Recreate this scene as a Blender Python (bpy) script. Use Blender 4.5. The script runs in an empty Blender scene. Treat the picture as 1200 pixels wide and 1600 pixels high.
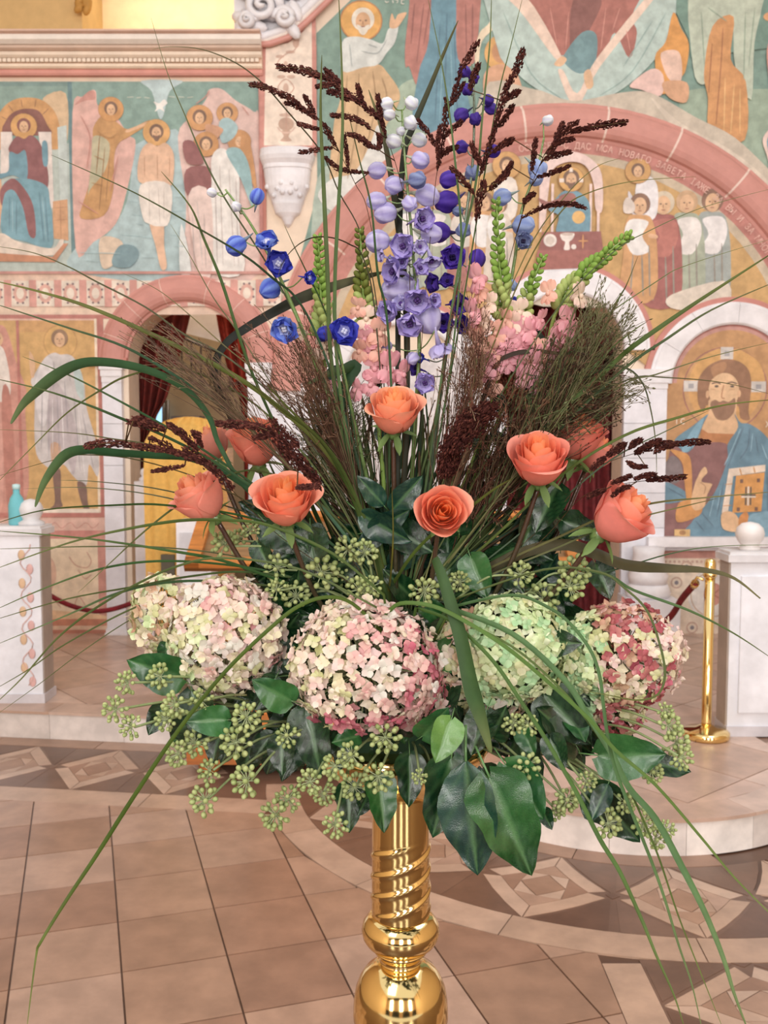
import bpy, bmesh, math, random
from math import sin, cos, pi, sqrt, atan2, radians as R
from mathutils import Vector as V, Matrix
import numpy as np
random.seed(7)
SC = bpy.context.scene
# ---------------- camera ----------------
TH = math.atan(110/1500.0)
EYE = V((0, 0, 1.6))
cd = bpy.data.cameras.new('camera'); cam = bpy.data.objects.new('camera', cd)
SC.collection.objects.link(cam); SC.camera = cam
cam.location = EYE; cam.rotation_euler = (pi/2-TH, 0, 0)
cd.sensor_fit = 'VERTICAL'; cd.sensor_height = 36; cd.lens = 1500/1600*36
cd.clip_start = 0.02; cd.clip_end = 60
cd.dof.use_dof = True; cd.dof.focus_distance = 1.2; cd.dof.aperture_fstop = 13
# ---------------- light ----------------
w = bpy.data.worlds.new('world'); SC.world = w; w.use_nodes = True
bg = w.node_tree.nodes['Background']; bg.inputs[0].default_value = (1.0, 0.955, 0.93, 1); bg.inputs[1].default_value = 0.80
def area(name, loc, rot, sx, sy, power, col):
    l = bpy.data.lights.new(name, 'AREA'); l.shape = 'RECTANGLE'; l.size = sx; l.size_y = sy; l.energy = power; l.color = col
    o = bpy.data.objects.new(name, l); o.location = loc; o.rotation_euler = rot; SC.collection.objects.link(o); return o
area('window_light', (-1.6, -1.2, 4.6), (R(38), 0, R(-18)), 1.6, 2.4, 60, (1.0, 0.97, 0.95))
area('window_light', (2.6, 2.6, 5.2), (R(8), R(22), 0), 1.4, 2.6, 55, (0.90, 0.95, 1.0))
area('sanctuary_light', (-1.45, 9.0, 3.6), (R(-30), 0, 0), 1.2, 1.0, 60, (1.0, 0.86, 0.7))
area('recess_light', (-1.3, 7.75, 5.3), (0, 0, 0), 1.6, .3, 7, (1.0, 0.86, 0.62))  # added lamp that brightens the cream recess wall
for wx_ in (-3.6, .15, 3.6): area('nave_fill', (wx_, -6.95, 3.4), (R(84), 0, 0), 1.0, 3.4, 210, (1.0, 0.965, 0.93))  # added frontal fill set in the back wall gaps; also streaks the brass
vs = SC.view_settings; vs.view_transform = 'Standard'; vs.look = 'None'; vs.exposure = 0.31; vs.gamma = 1.0; vs.use_curve_mapping = False
# ---------------- helpers ----------------
def ray(px, py):
    x = (px-600)/1500.0; y = -(py-800)/1500.0
    return V((x, cos(TH)+y*sin(TH), -sin(TH)+y*cos(TH)))
def PT(px, py, Y):
    r = ray(px, py); t = Y/r.y
    return EYE + r*t
def FL(px, py, z=0.0):
    r = ray(px, py); t = (z-EYE.z)/r.z
    return EYE + r*t
def srgb(h):
    h = h.lstrip('#'); c = [int(h[i:i+2], 16)/255 for i in (0, 2, 4)]
    return tuple((x/12.92 if x <= .04045 else ((x+.055)/1.055)**2.4) for x in c)
def mixc(a, b, t): return tuple(x+(y-x)*t for x, y in zip(a, b))
def mul(c, k): return tuple(min(1, x*k) for x in c)
def mat(name, col=None, rough=.6, metal=0, spec=.5, noise=0, nscale=8, bump=0, bscale=60, trans=0, coat=0, noise_col=None, stretch=None):
    """col None = colour attribute 'Col'. noise_col: second colour mixed by noise."""
    m = bpy.data.materials.new(name); m.use_nodes = True; nt = m.node_tree; N = nt.nodes; L = nt.links
    b = N['Principled BSDF']; b.inputs['Roughness'].default_value = rough; b.inputs['Metallic'].default_value = metal
    b.inputs['Specular IOR Level'].default_value = spec
    if coat: b.inputs['Coat Weight'].default_value = coat; b.inputs['Coat Roughness'].default_value = .12
    if col is None:
        a = N.new('ShaderNodeAttribute'); a.attribute_name = 'Col'; src = a.outputs['Color']
    else:
        rgb = N.new('ShaderNodeRGB'); rgb.outputs[0].default_value = (*col, 1); src = rgb.outputs[0]
    tc = N.new('ShaderNodeTexCoord'); vec = tc.outputs['Object']
    if stretch:
        mp = N.new('ShaderNodeMapping'); mp.inputs['Scale'].default_value = stretch; L.new(vec, mp.inputs[0]); vec = mp.outputs[0]
    if noise:
        n = N.new('ShaderNodeTexNoise'); n.inputs['Scale'].default_value = nscale; n.inputs['Detail'].default_value = 5; n.inputs['Roughness'].default_value = .6
        L.new(vec, n.inputs['Vector'])
        mx = N.new('ShaderNodeMix'); mx.data_type = 'RGBA'
        mr = N.new('ShaderNodeMapRange'); mr.inputs[1].default_value = .38; mr.inputs[2].default_value = .66
        L.new(n.outputs['Fac'], mr.inputs[0])
        if noise_col:
            mr.inputs[4].default_value = noise; L.new(mr.outputs[0], mx.inputs[0]); L.new(src, mx.inputs[6]); mx.inputs[7].default_value = (*noise_col, 1); src = mx.outputs[2]
        else:
            mr.inputs[3].default_value = 1-noise; mr.inputs[4].default_value = 1+noise*.6
            mx.blend_type = 'MULTIPLY'; mx.inputs[0].default_value = 1; L.new(src, mx.inputs[6]); L.new(mr.outputs[0], mx.inputs[7]); src = mx.outputs[2]
    L.new(src, b.inputs['Base Color'])
    if bump:
        n2 = N.new('ShaderNodeTexNoise'); n2.inputs['Scale'].default_value = bscale; n2.inputs['Detail'].default_value = 3; L.new(vec, n2.inputs['Vector'])
        bp = N.new('ShaderNodeBump'); bp.inputs['Strength'].default_value = bump; bp.inputs['Distance'].default_value = .01
        L.new(n2.outputs['Fac'], bp.inputs['Height']); L.new(bp.outputs[0], b.inputs['Normal'])
    if trans:
        t = N.new('ShaderNodeBsdfTranslucent'); L.new(src, t.inputs[0]); ms = N.new('ShaderNodeMixShader'); ms.inputs[0].default_value = trans
        out = N['Material Output']; L.new(b.outputs[0], ms.inputs[1]); L.new(t.outputs[0], ms.inputs[2]); L.new(ms.outputs[0], out.inputs[0])
    return m
M = {}
M['fresco'] = mat('fresco_paint', None, .85, noise=.16, nscale=14, bump=.15, bscale=40)
M['paint'] = mat('painted_surface', None, .7, noise=.07, nscale=9)
M['stone'] = mat('marble_white', None, .45, noise=.12, nscale=6, bump=.1, bscale=25)
M['tile'] = mat('floor_stone', None, .30, noise=.17, nscale=7, bump=.03, bscale=30, spec=.5)
M['wood'] = mat('lectern_wood', None, .4, noise=.25, nscale=5, stretch=(1, 1, 14))
M['cloth'] = mat('cloth', None, .85, noise=.10, nscale=30)
M['velvet'] = mat('curtain', None, .8, noise=.35, nscale=25)
M['brass'] = mat('polished_brass', srgb('#f2d694'), .10, 1.0, bump=.02, bscale=9)
M['leaf'] = mat('glossy_leaf', None, .22, spec=.6, noise=.14, nscale=40, bump=.12, bscale=90)
M['blade'] = mat('grass_blade', None, .55, spec=.2, noise=.15, nscale=30, stretch=(1, 1, 1))
M['petal'] = mat('petal', None, .6, spec=.25, noise=.06, nscale=60, trans=.34)
M['berry'] = mat('berry', None, .5, spec=.3, noise=.12, nscale=120)
M['plume'] = mat('seed_plume', None, .8, spec=.1, noise=.35, nscale=150)
class MB:
    def __init__(s): s.v = []; s.f = []; s.c = []; s.sm = []
    def add(s, vs, fs, col, smooth=False):
        """col: rgb tuple for all, or list per vertex"""
        o = len(s.v); s.v += [tuple(p) for p in vs]; pv = isinstance(col, list)
        for f in fs:
            s.f.append([i+o for i in f]); s.c.append([col[i] for i in f] if pv else col); s.sm.append(smooth)
    def box(s, x0, x1, y0, y1, z0, z1, col, rot=0, c=None):
        vs = [V((x, y, z)) for x in (x0, x1) for y in (y0, y1) for z in (z0, z1)]
        if rot:
            q = Matrix.Rotation(rot, 3, 'Z'); c = V(c); vs = [q @ (p-c)+c for p in vs]
        s.add(vs, [(0, 1, 3, 2), (4, 6, 7, 5), (0, 4, 5, 1), (2, 3, 7, 6), (0, 2, 6, 4), (1, 5, 7, 3)], col)
    def tube(s, pts, rad, col, n=6, cap=True):
        pts = [V(p) for p in pts]; m = len(pts)
        if not isinstance(rad, (list, tuple)): rad = [rad]*m
        vs = []; up = V((.13, .27, .95)); cols = []
        for i, p in enumerate(pts):
            t = (pts[min(i+1, m-1)]-pts[max(i-1, 0)]); t = t.normalized() if t.length else V((0, 0, 1))
            a = t.cross(up)
            if a.length < .05: a = t.cross(V((1, 0, 0)))
            a.normalize(); b = t.cross(a)
            for k in range(n): vs.append(p+(a*cos(2*pi*k/n)+b*sin(2*pi*k/n))*rad[i]); cols.append(col[i] if isinstance(col, list) else col)
        fs = [(i*n+k, i*n+(k+1) % n, (i+1)*n+(k+1) % n, (i+1)*n+k) for i in range(m-1) for k in range(n)]
        if cap: fs += [tuple(range(n))[::-1], tuple((m-1)*n+k for k in range(n))]
        s.add(vs, fs, cols, True)
    def ball(s, c, r, col, seg=8, rings=6, axis=None, sq=1.0, fn=None):
        c = V(c); q = V((0, 0, 1)).rotation_difference(axis) if axis is not None else None
        vs = []; cs = []
        for i in range(rings+1):
            a = pi*i/rings
            for k in range(seg):
                b = 2*pi*k/seg; p = V((sin(a)*cos(b), sin(a)*sin(b), cos(a)*sq))
                if fn: p = fn(p, a, b)
                p = p*r
                if q: p = q @ p
                vs.append(c+p)
                if callable(col): cs.append(col(a, b))
        fs = [(i*seg+k, (i+1)*seg+k, (i+1)*seg+(k+1) % seg, i*seg+(k+1) % seg) for i in range(rings) for k in range(seg)]
        s.add(vs, fs, cs if callable(col) else col, True)
    def octa(s, c, ax, L, r, col):
        a = ax.orthogonal().normalized(); b = ax.cross(a); c = V(c)
        vs = [c-ax*L*.5, c+ax*L*.5]+[c+(a*cos(k*2.0944)+b*sin(k*2.0944))*r for k in range(3)]
        s.add(vs, [(0, 2, 3), (0, 3, 4), (0, 4, 2), (1, 3, 2), (1, 4, 3), (1, 2, 4)], col)
    def lathe(s, prof, c, col, n=32, fn=None):
        c = V(c); vs = []
        for i, (r, z) in enumerate(prof):
            for k in range(n):
                a = 2*pi*k/n; rr = r+(fn(a, z) if fn else 0); vs.append(c+V((rr*cos(a), rr*sin(a), z)))
        m = len(prof)
        s.add(vs, [(i*n+k, i*n+(k+1) % n, (i+1)*n+(k+1) % n, (i+1)*n+k) for i in range(m-1) for k in range(n)]+[tuple(range(n))[::-1], tuple((m-1)*n+k for k in range(n))], col, True)
    def prism(s, poly, z0, z1, col, inset=0):
        """poly list of (x,y); vertical prism, top slightly inset (worn arris)"""
        n = len(poly); cx = sum(p[0] for p in poly)/n; cy = sum(p[1] for p in poly)/n
        ar = sum(poly[i][0]*poly[(i+1) % n][1]-poly[(i+1) % n][0]*poly[i][1] for i in range(n))
        if ar < 0: poly = poly[::-1]
        bot = [(x, y, z0) for x, y in poly]; top = [(x, y, z1) for x, y in poly]
        s.add(bot+top, [tuple(range(n, 2*n))]+[(i, (i+1) % n, n+(i+1) % n, n+i) for i in range(n)], col)
    def mesh(s, name):
        me = bpy.data.meshes.new(name); me.from_pydata(s.v, [], s.f)
        at = me.color_attributes.new('Col', 'FLOAT_COLOR', 'CORNER')
        out = []
        for f, c in zip(s.f, s.c):
            if isinstance(c, list):
                for x in c: out += [*x, 1.0]
            else: out += [*c, 1.0]*len(f)
        at.data.foreach_set('color', out); me.polygons.foreach_set('use_smooth', s.sm); me.update(); return me
    def build(s, name, m, parent=None, **kw):
        me = s.mesh(name); me.materials.append(M[m] if isinstance(m, str) else m)
        return link(name, me, parent, **kw)
def link(name, data, parent=None, label=None, cat=None, group=None, kind=None):
    o = bpy.data.objects.new(name, data); SC.collection.objects.link(o)
    if parent: o.parent = parent; o.matrix_parent_inverse = parent.matrix_basis.inverted()
    if label: o['label'] = label
    if cat: o['category'] = cat
    if group: o['group'] = group
    if kind: o['kind'] = kind
    return o
def thing(name, label, cat, loc=(0, 0, 0), group=None):
    o = link(name, None, None, label, cat, group); o.location = loc; o.empty_display_size = .02; return o
def struct(name, mb, m, parent=None): return mb.build(name, m, parent, kind='structure' if not parent else None)
def cr(pts, n=6, closed=False):
    """Catmull-Rom through tuples of any length"""
    P = [np.array(p, float) for p in pts]; m = len(P); out = []
    rng = range(m if closed else m-1)
    for i in rng:
        if closed: a, b, c, d = P[(i-1) % m], P[i], P[(i+1) % m], P[(i+2) % m]
        else: a, b, c, d = P[max(i-1, 0)], P[i], P[i+1], P[min(i+2, m-1)]
        for k in range(n):
            t = k/n; out.append(.5*((2*b)+(-a+c)*t+(2*a-5*b+4*c-d)*t*t+(-a+3*b-3*c+d)*t**3))
    if not closed: out.append(P[-1])
    return out
# ---------------- floor ----------------
MORT = srgb('#5a4032')
c_t = [srgb(x) for x in ('#a3826d', '#9b7a65', '#a98975', '#967460', '#ae907e')]
c_l = [srgb(x) for x in ('#bc9f8b', '#b59782', '#c0a592')]
c_d = [srgb(x) for x in ('#6f5445', '#684c3d', '#74594a')]
fl = MB(); fl.box(-6, 6, -3, 9.5, -.25, -.006, MORT)
floor = struct('floor', fl, 'tile')
def tint(cs): return mul(random.choice(cs), random.uniform(.94, 1.05))
def piece(poly, col, name='floor_tile', z=0.0, par=None, z0=-.006):
    if len(poly) < 3: return
    mb = MB(); mb.prism([tuple(p) for p in poly], z0, z, col); return mb.build(name, 'tile', par or floor)
def clip(poly, nx, ny, d):
    """keep nx*x+ny*y <= d"""
    out = []
    for i in range(len(poly)):
        a = poly[i]; b = poly[(i+1) % len(poly)]; fa = nx*a[0]+ny*a[1]-d; fb = nx*b[0]+ny*b[1]-d
        if fa <= 0: out.append(a)
        if fa*fb < 0:
            t = fa/(fa-fb); out.append((a[0]+(b[0]-a[0])*t, a[1]+(b[1]-a[1])*t))
    return out
def parea(p): return abs(sum(p[i][0]*p[(i+1) % len(p)][1]-p[(i+1) % len(p)][0]*p[i][1] for i in range(len(p))))/2
CX, CY = 1.10, 4.50
RO, RB, RI, RS = 1.655, 1.51, 0.99, 0.885     # outer strip, band outer, band inner, step
pa = FL(0, 1151); pb = FL(290, 1164)
sd = (pb-pa).normalized(); sn = V((sd.y, -sd.x, 0)); s0 = sn.dot(pa)   # sn points to the camera, distance from step
if sn.y > 0: sn = -sn; s0 = sn.dot(pa)
BW = [0.0, .125, .70, .86]   # strip / band / strip distances from the step
g1 = V((-471, 1500, 0)).normalized(); g2 = V((g1.y, -g1.x, 0))
ph2 = g2.dot(FL(289, 1260)); T2 = .318
ph1 = g1.dot(FL(189, 1440)); T1 = .318
G = .0030
def inset_poly(u0, u1, v0, v1): return [(u0+G, v0+G), (u1-G, v0+G), (u1-G, v1-G), (u0+G, v1-G)]
for i in range(-9, 12):
    for j in range(-12, 10):
        q = inset_poly(ph2+i*T2, ph2+(i+1)*T2, ph1+j*T1, ph1+(j+1)*T1)
        poly = [(g2.x*u+g1.x*v, g2.y*u+g1.y*v) for u, v in q]
        poly = clip(poly, -sn.x, -sn.y, -(s0+BW[3]))
        if len(poly) < 3: continue
        cx = sum(p[0] for p in poly)/len(poly); cy = sum(p[1] for p in poly)/len(poly)
        d = sqrt((cx-CX)**2+(cy-CY)**2); nx, ny = (cx-CX)/d, (cy-CY)/d
        poly = clip(poly, -nx, -ny, -(nx*CX+ny*CY+RO+.002))
        if len(poly) < 3: continue
        parts = [poly]
        if max(p[0] for p in poly) > .67:      # the straight band that runs out from the round step
            parts = [clip(poly, 1, 0, .668), clip(poly, -1, 0, -1.532)]
        for pp in parts:
            if len(pp) >= 3 and parea(pp) > .002 and 1.3 < cy < 5.2 and -3.0 < cx < 2.4: piece(pp, tint(c_t))
def cell(fn, zz=0.0):
    """one diamond cell of the inlaid band; fn(u in 0..1 along, v in -1..1 across) -> (x,y)"""
    def P(pts, col, name):
        poly = []
        for i in range(len(pts)):
            a = pts[i]; b = pts[(i+1) % len(pts)]
            for k in range(3): t = k/3; poly.append(fn(a[0]+(b[0]-a[0])*t, a[1]+(b[1]-a[1])*t))
        c = V((sum(p[0] for p in poly)/len(poly), sum(p[1] for p in poly)/len(poly)))
        poly = [tuple(c+(V(p)-c)*(1-.0042/max(.03, max((V(p)-c).length for p in poly)))) for p in poly]
        piece(poly, col, name, zz)
    # local diamond coords: a,b along the two diagonals of the cell
    def D(a, b): return ((a+b)/2*1.0, (a-b))      # a,b in 0..1 -> u,v ; centre (.5,.5)
    w = .17
    P([D(.09, .0), D(1, .0), D(1-w, w), D(w, w)], tint(c_l), 'border_strip')
    P([D(w, 1-w), D(1-w, 1-w), D(.91, 1), D(0, 1)], tint(c_l), 'border_strip')
    P([D(.0, .09), D(w, w), D(w, 1-w), D(.0, 1)], tint(c_l), 'border_strip')
    P([D(1-w, w), D(1, 0), D(1, .91), D(1-w, 1-w)], tint(c_l), 'border_strip')
    h = [(.5, w), (1-w, .5), (.5, 1-w), (w, .5)]; cor = [(w, w), (1-w, w), (1-w, 1-w), (w, 1-w)]
    for k in range(4): P([D(*h[k-1]), D(*cor[k]), D(*h[k])], tint(c_t), 'triangle_tile')
    r = .17*1.0
    q = [(.5-r, .5-r), (.5+r, .5-r), (.5+r, .5+r), (.5-r, .5+r)]
    for k in range(4): P([D(*q[k]), D(*h[k]), D(*q[(k+1) % 4])], tint(c_l), 'triangle_tile')
    P([D(*x) for x in q], tint(c_t), 'square_tile')
    P([(0.04, -1), (.46, -1), (0.02, -.1)], tint(c_d), 'triangle_tile')
    P([(0.54, -1), (.98, -1), (.99, -.06), ], tint(c_d), 'triangle_tile')
    P([(0.04, 1), (.46, 1), (0.02, .1)], tint(c_d), 'triangle_tile')
    P([(0.54, 1), (.98, 1), (.99, .06)], tint(c_d), 'triangle_tile')
    P([(-.06, 0), (0, -.12), (.06, 0), (0, .12)], tint(c_d), 'square_tile')
# dark ground under the inlaid bands
gd = MB()
def ang(px, py): p = FL(px, py); return atan2(p.y-CY, p.x-CX)
A0, A1 = ang(398, 1236), ang(1290, 1480)
n = 60
A0x = A0 if A0 < 0 else A0-2*pi
def ringpoly(r0, r1, a0, a1, n=8):
    return [(CX+r1*cos(a0+(a1-a0)*k/n), CY+r1*sin(a0+(a1-a0)*k/n)) for k in range(n+1)]+[(CX+r0*cos(a1+(a0-a1)*k/n), CY+r0*sin(a1+(a0-a1)*k/n)) for k in range(n+1)]
for k in range(30):
    a, b = A0x-.35+(A1-A0x+.35)*k/30, A0x-.35+(A1-A0x+.35)*(k+1)/30; gd.prism(ringpoly(RI, RB, a, b, 3), -.006, -.0012, c_d[0])
def SL(u, v): p = sn*(s0+v)+sd*u; return (p.x, p.y)
u_c = sd.dot(V((CX, CY, 0))); ue = sd.dot(FL(402, 1200)); us = -4.0
gd.prism([SL(us, BW[1]), SL(ue+.5, BW[1]), SL(ue+.35, BW[2]), SL(us, BW[2])], -.006, -.0016, c_d[0])
gd.prism([(.79, CY-RO+.02), (1.41, CY-RO+.02), (1.41, 1.9), (.79, 1.9)], -.006, -.0012, c_d[0])
gd.build('dark_inlay', 'tile', floor)
nc = 7; span = (A1-A0x)/nc; rm = (RB+RI)/2; rh = (RB-RI)/2
aj = ang(957, 1419); k0 = math.ceil((A0x-aj)/.395)
for k in range(k0, 4):
    a = aj+k*.395
    cell(lambda u, v, a=a: (CX+(rm-v*rh)*cos(a+u*.395), CY+(rm-v*rh)*sin(a+u*.395)))
uj = sd.dot(FL(87, 1195)); L0 = .452
for k in range(-4, 4):
    a = uj+k*L0
    if a+L0 > ue+.02: break
    cell(lambda u, v, a=a: SL(a+u*L0, (BW[1]+BW[2])/2+v*(BW[2]-BW[1])/2), -.0008)
for k in range(4):
    y1 = CY-RO-.0-k*.45
    cell(lambda u, v, y1=y1: (1.10+v*.305, y1-u*.45))
def strip_ring(r0, r1, a0, a1, step, cols, name, z=.0005):
    k = a0
    while k < a1:
        b = min(k+step*random.uniform(.85, 1.1), a1); piece(ringpoly(r0+.001, r1-.001, k+.002/r1, b-.002/r1), tint(cols), name, z); k = b
strip_ring(RB, RO, A0x-.05, A1, .38, c_l, 'border_strip'); strip_ring(RS-.05, RI, A0x-.2, A1, .6, c_t, 'border_strip')
for v0, v1, cols in ((BW[0]-.02, BW[1], c_t), (BW[2], BW[3], c_l)):
    u = us; 
    while u < ue+.15:
        u2 = u+random.uniform(.55, .9)
        while u2 > u+.05 and math.hypot(SL(u2, (v0+v1)/2)[0]-CX, SL(u2, (v0+v1)/2)[1]-CY) < RO-.02: u2 -= .02
        if u2 <= u+.06: break
        piece([SL(u+.002, v0+.001), SL(u2-.002, v0+.001), SL(u2-.002, v1-.001), SL(u+.002, v1-.001)], tint(cols), 'border_strip', -.0004); u = u2
for x0, x1 in ((.67, .79), (1.41, 1.53)):
    y = CY-RO-.0
    while y > 1.9: y2 = y-random.uniform(.5, .7); piece([(x0+.001, y-.002), (x1-.001, y-.002), (x1-.001, y2), (x0+.001, y2)], tint(c_l), 'border_strip', -.0005); y = y2
# ---------------- raised dais with a round front ----------------
DZ = .15
RD = .905
# intersection of the step line with the circle
uc = sd.dot(V((CX, CY, 0))); dc = sn.dot(V((CX, CY, 0)))-s0
hw = sqrt(max(0, RD**2-dc**2))
pl, pr = sn*s0+sd*(uc-hw), sn*s0+sd*(uc+hw)
al = atan2(pl.y-CY, pl.x-CX); ar = atan2(pr.y-CY, pr.x-CX)
if al > 0: al -= 2*pi
ds = MB()
out = [SL(-5, -.012)]+[(CX+(RD-.03)*cos(al+(ar-al)*k/30), CY+(RD-.03)*sin(al+(ar-al)*k/30)) for k in range(31)]+[SL(6, -.012), (6.5, 10), (-5, 10)]
ds.prism(out, -.02, DZ-.006, srgb('#8a6a56'))
dais = struct('trim_dais', ds, 'tile')
c_r = [srgb(x) for x in ('#e4dcd8', '#dcd3ce', '#e8e2de')]; c_dt = [srgb(x) for x in ('#c4a797', '#bb9d8b', '#cab0a1')]
k = al
while k < ar-.02:
    b = min(k+.33, ar); piece(ringpoly(RD-.035, RD-.012, k+.001, b-.001), tint(c_r), 'riser_stone', DZ-.014, dais, 0)
    piece(ringpoly(RD-.16, RD, k+.001, b-.001), tint(c_dt), 'nosing_stone', DZ, dais, DZ-.014); k = b
u = -5.0
while u < uc-hw-.02:
    u2 = min(u+.42, uc-hw); piece([SL(u+.001, 0.002), SL(u2-.001, 0.002), SL(u2-.001, -.02), SL(u+.001, -.02)], tint(c_r), 'riser_stone', DZ-.014, dais, 0)
    piece([SL(u+.001, .012), SL(u2-.001, .012), SL(u2-.001, -.17), SL(u+.001, -.17)], tint(c_dt), 'nosing_stone', DZ, dais, DZ-.014); u = u2
u = uc+hw
while u < 5: piece([SL(u, 0.01), SL(u+.4, 0.01), SL(u+.4, -.17), SL(u, -.17)], tint(c_dt), 'nosing_stone', DZ, dais, 0); u += .402
q = V((cos(R(40)), sin(R(40)), 0)); q2 = V((-q.y, q.x, 0)); T = .42
for i in range(-9, 16):
    for j in range(-3, 19):
        poly = [(q.x*a+q2.x*b, q.y*a+q2.y*b) for a, b in inset_poly(i*T, (i+1)*T, j*T, (j+1)*T)]
        cx = sum(p[0] for p in poly)/4; cy = sum(p[1] for p in poly)/4
        if cy > 7.4 or cx < -3.4 or cx > 3.4: continue
        dd = sqrt((cx-CX)**2+(cy-CY)**2)
        inline = sn.dot(V((cx, cy, 0)))-s0
        if inline < -.3: pass
        elif dd < RD+.2 and cy < CY+.45:
            if dd > .3: nx, ny = (cx-CX)/dd, (cy-CY)/dd; poly = clip(poly, nx, ny, nx*CX+ny*CY+RD-.165)
        else: poly = clip(poly, sn.x, sn.y, s0-.175)
        if len(poly) > 2 and parea(poly) > .004: piece(poly, tint(c_dt), 'floor_tile', DZ-.0005, dais, DZ-.02)
TRIM = [1]
def setting(loc):
    TRIM[0] += 1; o = link('trim_%d' % TRIM[0], None, None, kind='structure'); o.location = loc; o.empty_display_size = .02; return o
# ---------------- screen wall with openings ----------------
WY = 7.2
def W(px, py, off=0): return PT(px, py, WY-off)
def wx(px): return (px-600)*WY/1500.0*1.0
def wz(py): return PT(600, py, WY).z
PXM = (wx(1600)-wx(600))/1000.0      # metres per photo pixel on the wall
def wc(px, py, off=0): return V((wx(px), WY-off, wz(py)))   # square-on wall coordinates
c_pink, c_pinkd, c_mar, c_cream, c_beige = srgb('#cf958b'), srgb('#c08073'), srgb('#eae8ec'), srgb('#ecd9c4'), srgb('#cdb49c')
def wall_panel(name, x0, x1, ytop, ybot, arch=None, th=.30, col=c_cream, y=0.0):
    mb = MB(); pts = [(x0, ybot), (x0, ytop), (x1, ytop), (x1, ybot)]
    if arch:
        ax, ay, r = arch; pts += [(ax+r, ybot)]+[(ax+r*cos(a), ay-r*sin(a)) for a in [pi*k/24 for k in range(25)]]+[(ax-r, ybot)]
    n = len(pts); f = [wc(*p, y) for p in pts]; b = [p+V((0, th, 0)) for p in f]
    mb.add(f+b, [tuple(range(n)), tuple(range(2*n-1, n-1, -1))]+[(i, n+i, n+(i+1) % n, (i+1) % n) for i in range(n)], col)
    return struct(name, mb, 'paint')
GB = 1040   # photo row just below where the wall meets the dais
wallL = wall_panel('wall_left', -260, 415, 62, GB, (297, 568, 93))
wallC = wall_panel('wall_front', 415, 1620, -420, GB, (880, 548, 90))
for nm, x in (('wall_side', -6.0), ('wall_side', 6.0)):
    m_ = MB(); m_.box(x-.1, x+.1, -7, 10.5, 0, 6.5, srgb('#d9bb97')); struct(nm, m_, 'paint')
m_ = MB()
for x0, x1 in ((-6, -4.2), (-3.0, -.6), (.6, 3.0), (4.2, 6)): m_.box(x0, x1, -7.2, -7, 0, 6.5, srgb('#cfae84'))
m_.box(-6, 6, -7.2, -7, 0, 1.6, srgb('#c09a74')); m_.box(-6, 6, -7.2, -7, 5.2, 6.5, srgb('#cfae84'))
struct('wall_back', m_, 'paint')
m_ = MB(); m_.box(-6, 6, 10.3, 10.5, 0, 6.5, srgb('#e8c997')); struct('wall_apse', m_, 'paint')
m_ = MB(); m_.box(-6, 6, 5.6, 10.5, 6.5, 6.6, srgb('#efe0c4')); struct('ceiling', m_, 'paint')
# upper recess over the cornice: lit cream wall, darker pier on the left
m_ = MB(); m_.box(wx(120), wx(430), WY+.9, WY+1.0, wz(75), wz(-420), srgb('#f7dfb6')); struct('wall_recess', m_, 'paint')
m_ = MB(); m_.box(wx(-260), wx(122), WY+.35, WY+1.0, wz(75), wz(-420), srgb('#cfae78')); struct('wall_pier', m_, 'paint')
m_ = MB(); m_.box(wx(-260), wx(430), WY+.2, WY+1.0, wz(64), wz(70), srgb('#d9c0a0')); struct('trim_ledge', m_, 'paint')
# ---------------- murals: flat print drawn as small polygons ----------------
def mural(name, label, spec, ox=0, oy=0, sc=1.0, off=.004, group=None, parent=None, mirror=None, kindtop=True):
    mb = MB(); lay = 0
    def T(x, y):
        px, py = ox+x*sc, oy+y*sc
        if mirror is not None: px = 2*mirror-px
        return px, py
    def put(pts, col):
        nonlocal lay
        o = off+lay*.00022; lay += 1
        if sum(pts[i][0]*pts[(i+1) % len(pts)][1]-pts[(i+1) % len(pts)][0]*pts[i][1] for i in range(len(pts))) > 0: pts = pts[::-1]
        mb.add([wc(*p, o) for p in pts], [tuple(range(len(pts)))], col)
    for ln in spec.strip().split('\n'):
        ln = ln.strip()
        if not ln: continue
        k, hx, rest = ln.split(None, 2); col = mixc(srgb(hx), srgb('#f2e6dc'), .13)  # every mural colour paled: background haze mixed into the paint
        if k in 'PL':
            pts = [T(*map(float, t.split(','))) for t in rest.split()]
            if k == 'P': pts = [tuple(p) for p in cr(pts, 4, True)]
            put(pts, col)
        elif k == 'E':
            a = list(map(float, rest.split())); ry = a[3] if len(a) > 3 else a[2]
            put([T(a[0]+a[2]*cos(2*pi*i/22), a[1]+ry*sin(2*pi*i/22)) for i in range(22)], col)
        elif k == 'R':   # ring: cx cy r0 r1 a0 a1 (deg, 0=right, counter-clockwise)
            cx, cy, r0, r1, a0, a1 = map(float, rest.split()); N = 36
            A = [R(a0+(a1-a0)*i/N) for i in range(N+1)]
            put([T(cx+r1*cos(a), cy-r1*sin(a)) for a in A]+[T(cx+r0*cos(a), cy-r0*sin(a)) for a in A[::-1]], col)
        elif k == 'S':   # brush stroke: width then points
            t = rest.split(); wd = float(t[0]); pts = cr([tuple(map(float, q.split(','))) for q in t[1:]], 4)
            l, r_ = [], []
            for i, p in enumerate(pts):
                d = pts[min(i+1, len(pts)-1)]-pts[max(i-1, 0)]; d = d/(np.linalg.norm(d)+1e-9); nn = np.array((-d[1], d[0]))*wd/2*(1 if 0 < i < len(pts)-1 else .4)
                l.append(T(*(p+nn))); r_.append(T(*(p-nn)))
            put(l+r_[::-1], col)
    if parent: return mb.build(name, 'fresco', parent)
    return mb.build(name, 'fresco', None, label=label, cat='fresco', group=group)
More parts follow.
